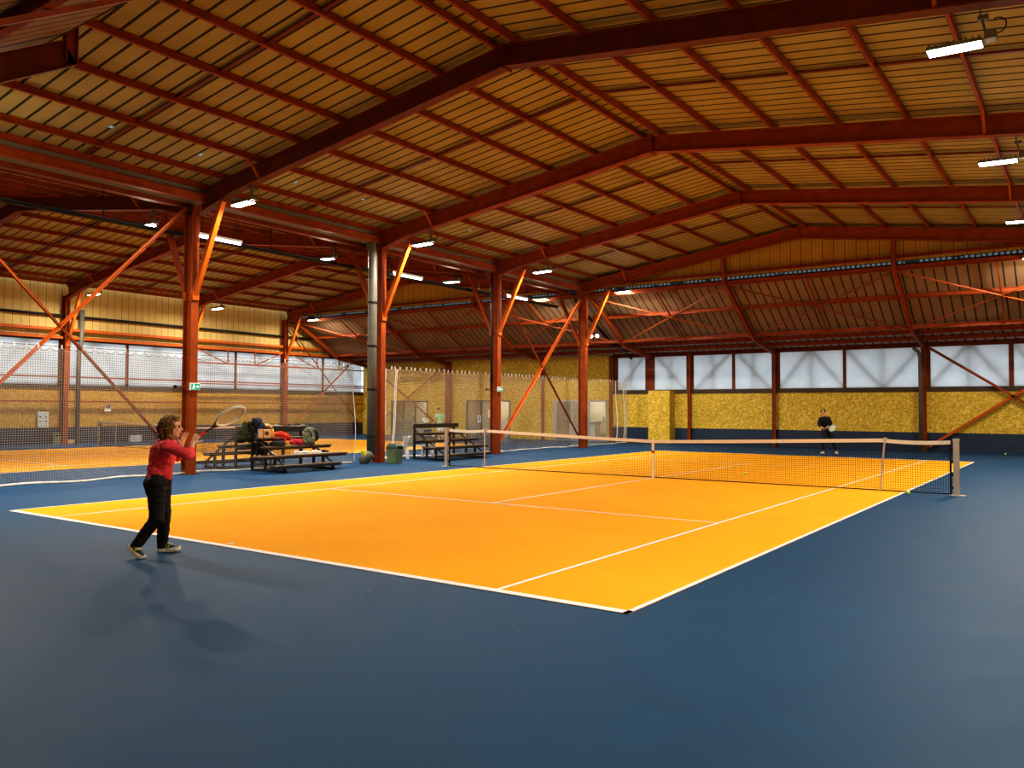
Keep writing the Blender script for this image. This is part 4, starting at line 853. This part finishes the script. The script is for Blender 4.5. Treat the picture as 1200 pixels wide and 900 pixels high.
k = 1.03
cloth('sweatshirt', 'bsw', f, [(J['chest'], J['shR'], .115, .070), (J['chest'], J['shL'], .115, .070), (J['shR'], J['elR'], .070, .060), (J['elR'], lerp(J['elR'], J['wrR'], .72), .062, .05), (J['shL'], J['elL'], .070, .060), (J['elL'], lerp(J['elL'], J['wrL'], .5), .058, .050), (J['chest'], J['waist'], .16, .145), (J['waist'], J['pelvis'], .145, .155), (lerp(J['chest'], J['neck'], .6), J['chest'], .08, .14)], .012, .012, 7, 7)
cloth('trousers', 'trs', f, [(J['pelvis'], J['hipR'], .14, .11), (J['pelvis'], J['hipL'], .14, .11), (J['hipR'], J['knR'], .105, .075), (J['knR'], lerp(J['knR'], J['anR'], .9), .074, .055), (J['hipL'], J['knL'], .105, .075), (J['knL'], lerp(J['knL'], J['anL'], .9), .074, .055)], .012, .008, 7, 9)
hm = MB(); hm.ball(g(-.03, 0, .045), (.10*k, .10*k, .085*k)); hm.ball(g(-.11, 0, .0), .045); hm.ball(g(.02, .05, .06), .045); hm.ball(g(.02, -.05, .06), .045); blob('hair', hm, 'hair2', f, .01, 2, .004, 20)
for a, t2 in ((J['anR'], J['toR']), (J['anL'], J['toL'])):
    d = t2-a; d.z = 0; d.normalize(); h0 = V((a.x, a.y, .004))-d*.07; sneaker(f, h0, h0+d*.27, (0, 0, 1), 'wshoe', 'sole', None, 'wshoe', 1.05)
racket('teal tennis racket held low across the far player in black', rb-Rt*.02, Rt*.40+Up*.10-Fw*.88, Up*.6+Fw*.6, .685, ('rdark', 'rdark', 'teal'))

# --- boy on the left court ------------------------------------------------
g0 = V((-19.0, 13.9, 0)); D = (g0-CAM).dot(Fw)
J = dict(headc=at(513.6, 480.8, D), neck=at(514.4, 485, D), chest=at(514.9, 488, D), waist=at(515.4, 492.6, D), pelvis=at(515.6, 496.3, D), shR=at(511.4, 486.0, D-.04), elR=at(510.0, 491, D-.1), wrR=at(509.2, 494.2, D-.3), shL=at(518.6, 486.2, D), elL=at(521.2, 491.2, D-.02), wrL=at(519.2, 494.6, D-.25),
         hipR=at(513.8, 497.4, D), knR=at(514.0, 505.5, D-.08), anR=at(514.6, 513.3, D+.02), toR=at(513.0, 515.0, D-.14), hipL=at(517.4, 497.4, D), knL=at(518.2, 505.5, D-.05), anL=at(518.6, 513.3, D), toL=at(518.4, 515.2, D-.16))
rb = at(508.6, 495.0, D-.36)
hands = [(J['wrR'], rb-J['wrR']-Rt*.02, Fw*.4+Rt*.4, Up, 1.2, 1.05, .02), (J['wrL'], -Rt*.4-Up*.6-Fw*.3, -Rt, -Fw, .5, 1.05, .04)]
b_, g, R = person('boy in a mint shirt and white shorts holding a racket on the left court', J, None, None, Up, -Fw*.8-Rt*.6, 'skin2', None, 1.0, hands)
cloth('t_shirt', 'mint', b_, [(J['chest'], J['shR'], .12, .08), (J['chest'], J['shL'], .12, .08), (J['shR'], lerp(J['shR'], J['elR'], .6), .074, .07), (J['shL'], lerp(J['shL'], J['elL'], .6), .074, .07), (J['chest'], J['waist'], .145, .14), (J['waist'], lerp(J['waist'], J['pelvis'], .5), .14, .15), (lerp(J['chest'], J['neck'], .6), J['chest'], .07, .13)], .012, .01, 7, 11)
cloth('shorts', 'wshort', b_, [(J['pelvis'], J['hipR'], .14, .12), (J['pelvis'], J['hipL'], .14, .12), (J['hipR'], lerp(J['hipR'], J['knR'], .75), .12, .105), (J['hipL'], lerp(J['hipL'], J['knL'], .75), .12, .105)], .012, .01, 7, 13)
hm = MB(); hm.ball(g(-.02, 0, .05), (.095, .092, .08)); hm.ball(g(.03, 0, .085), (.06, .07, .04)); blob('hair', hm, 'hair2', b_, .01, 2, .01, 30)
for a, t2 in ((J['anR'], J['toR']), (J['anL'], J['toL'])):
    d = t2-a; d.z = 0; d.normalize(); h0 = V((a.x, a.y, .004))-d*.07; sneaker(b_, h0, h0+d*.27, (0, 0, 1), 'wshoe', 'sole', None, 'wshoe', 1.0)
racket('tennis racket held out by the boy in the mint shirt', rb+Rt*.03, -Rt*.9+Up*.25-Fw*.3, Up*.7+Fw*.7, .66, ('rdark', 'rdark', 'frame'))

# ------------------------------------------------------------------ light and view
wd = bpy.data.worlds.new('world'); scene.world = wd; wd.use_nodes = True
bg = wd.node_tree.nodes['Background']; bg.inputs[0].default_value = (.86, .94, 1.0, 1); bg.inputs[1].default_value = 1.0
scene.view_settings.view_transform = 'Standard'; scene.view_settings.look = 'Medium High Contrast'; scene.view_settings.exposure = 0.0
try:
    scene.cycles.use_denoising = True; scene.cycles.max_bounces = 8; scene.cycles.diffuse_bounces = 5; scene.cycles.transparent_max_bounces = 24; scene.cycles.sample_clamp_indirect = 4
except Exception: pass
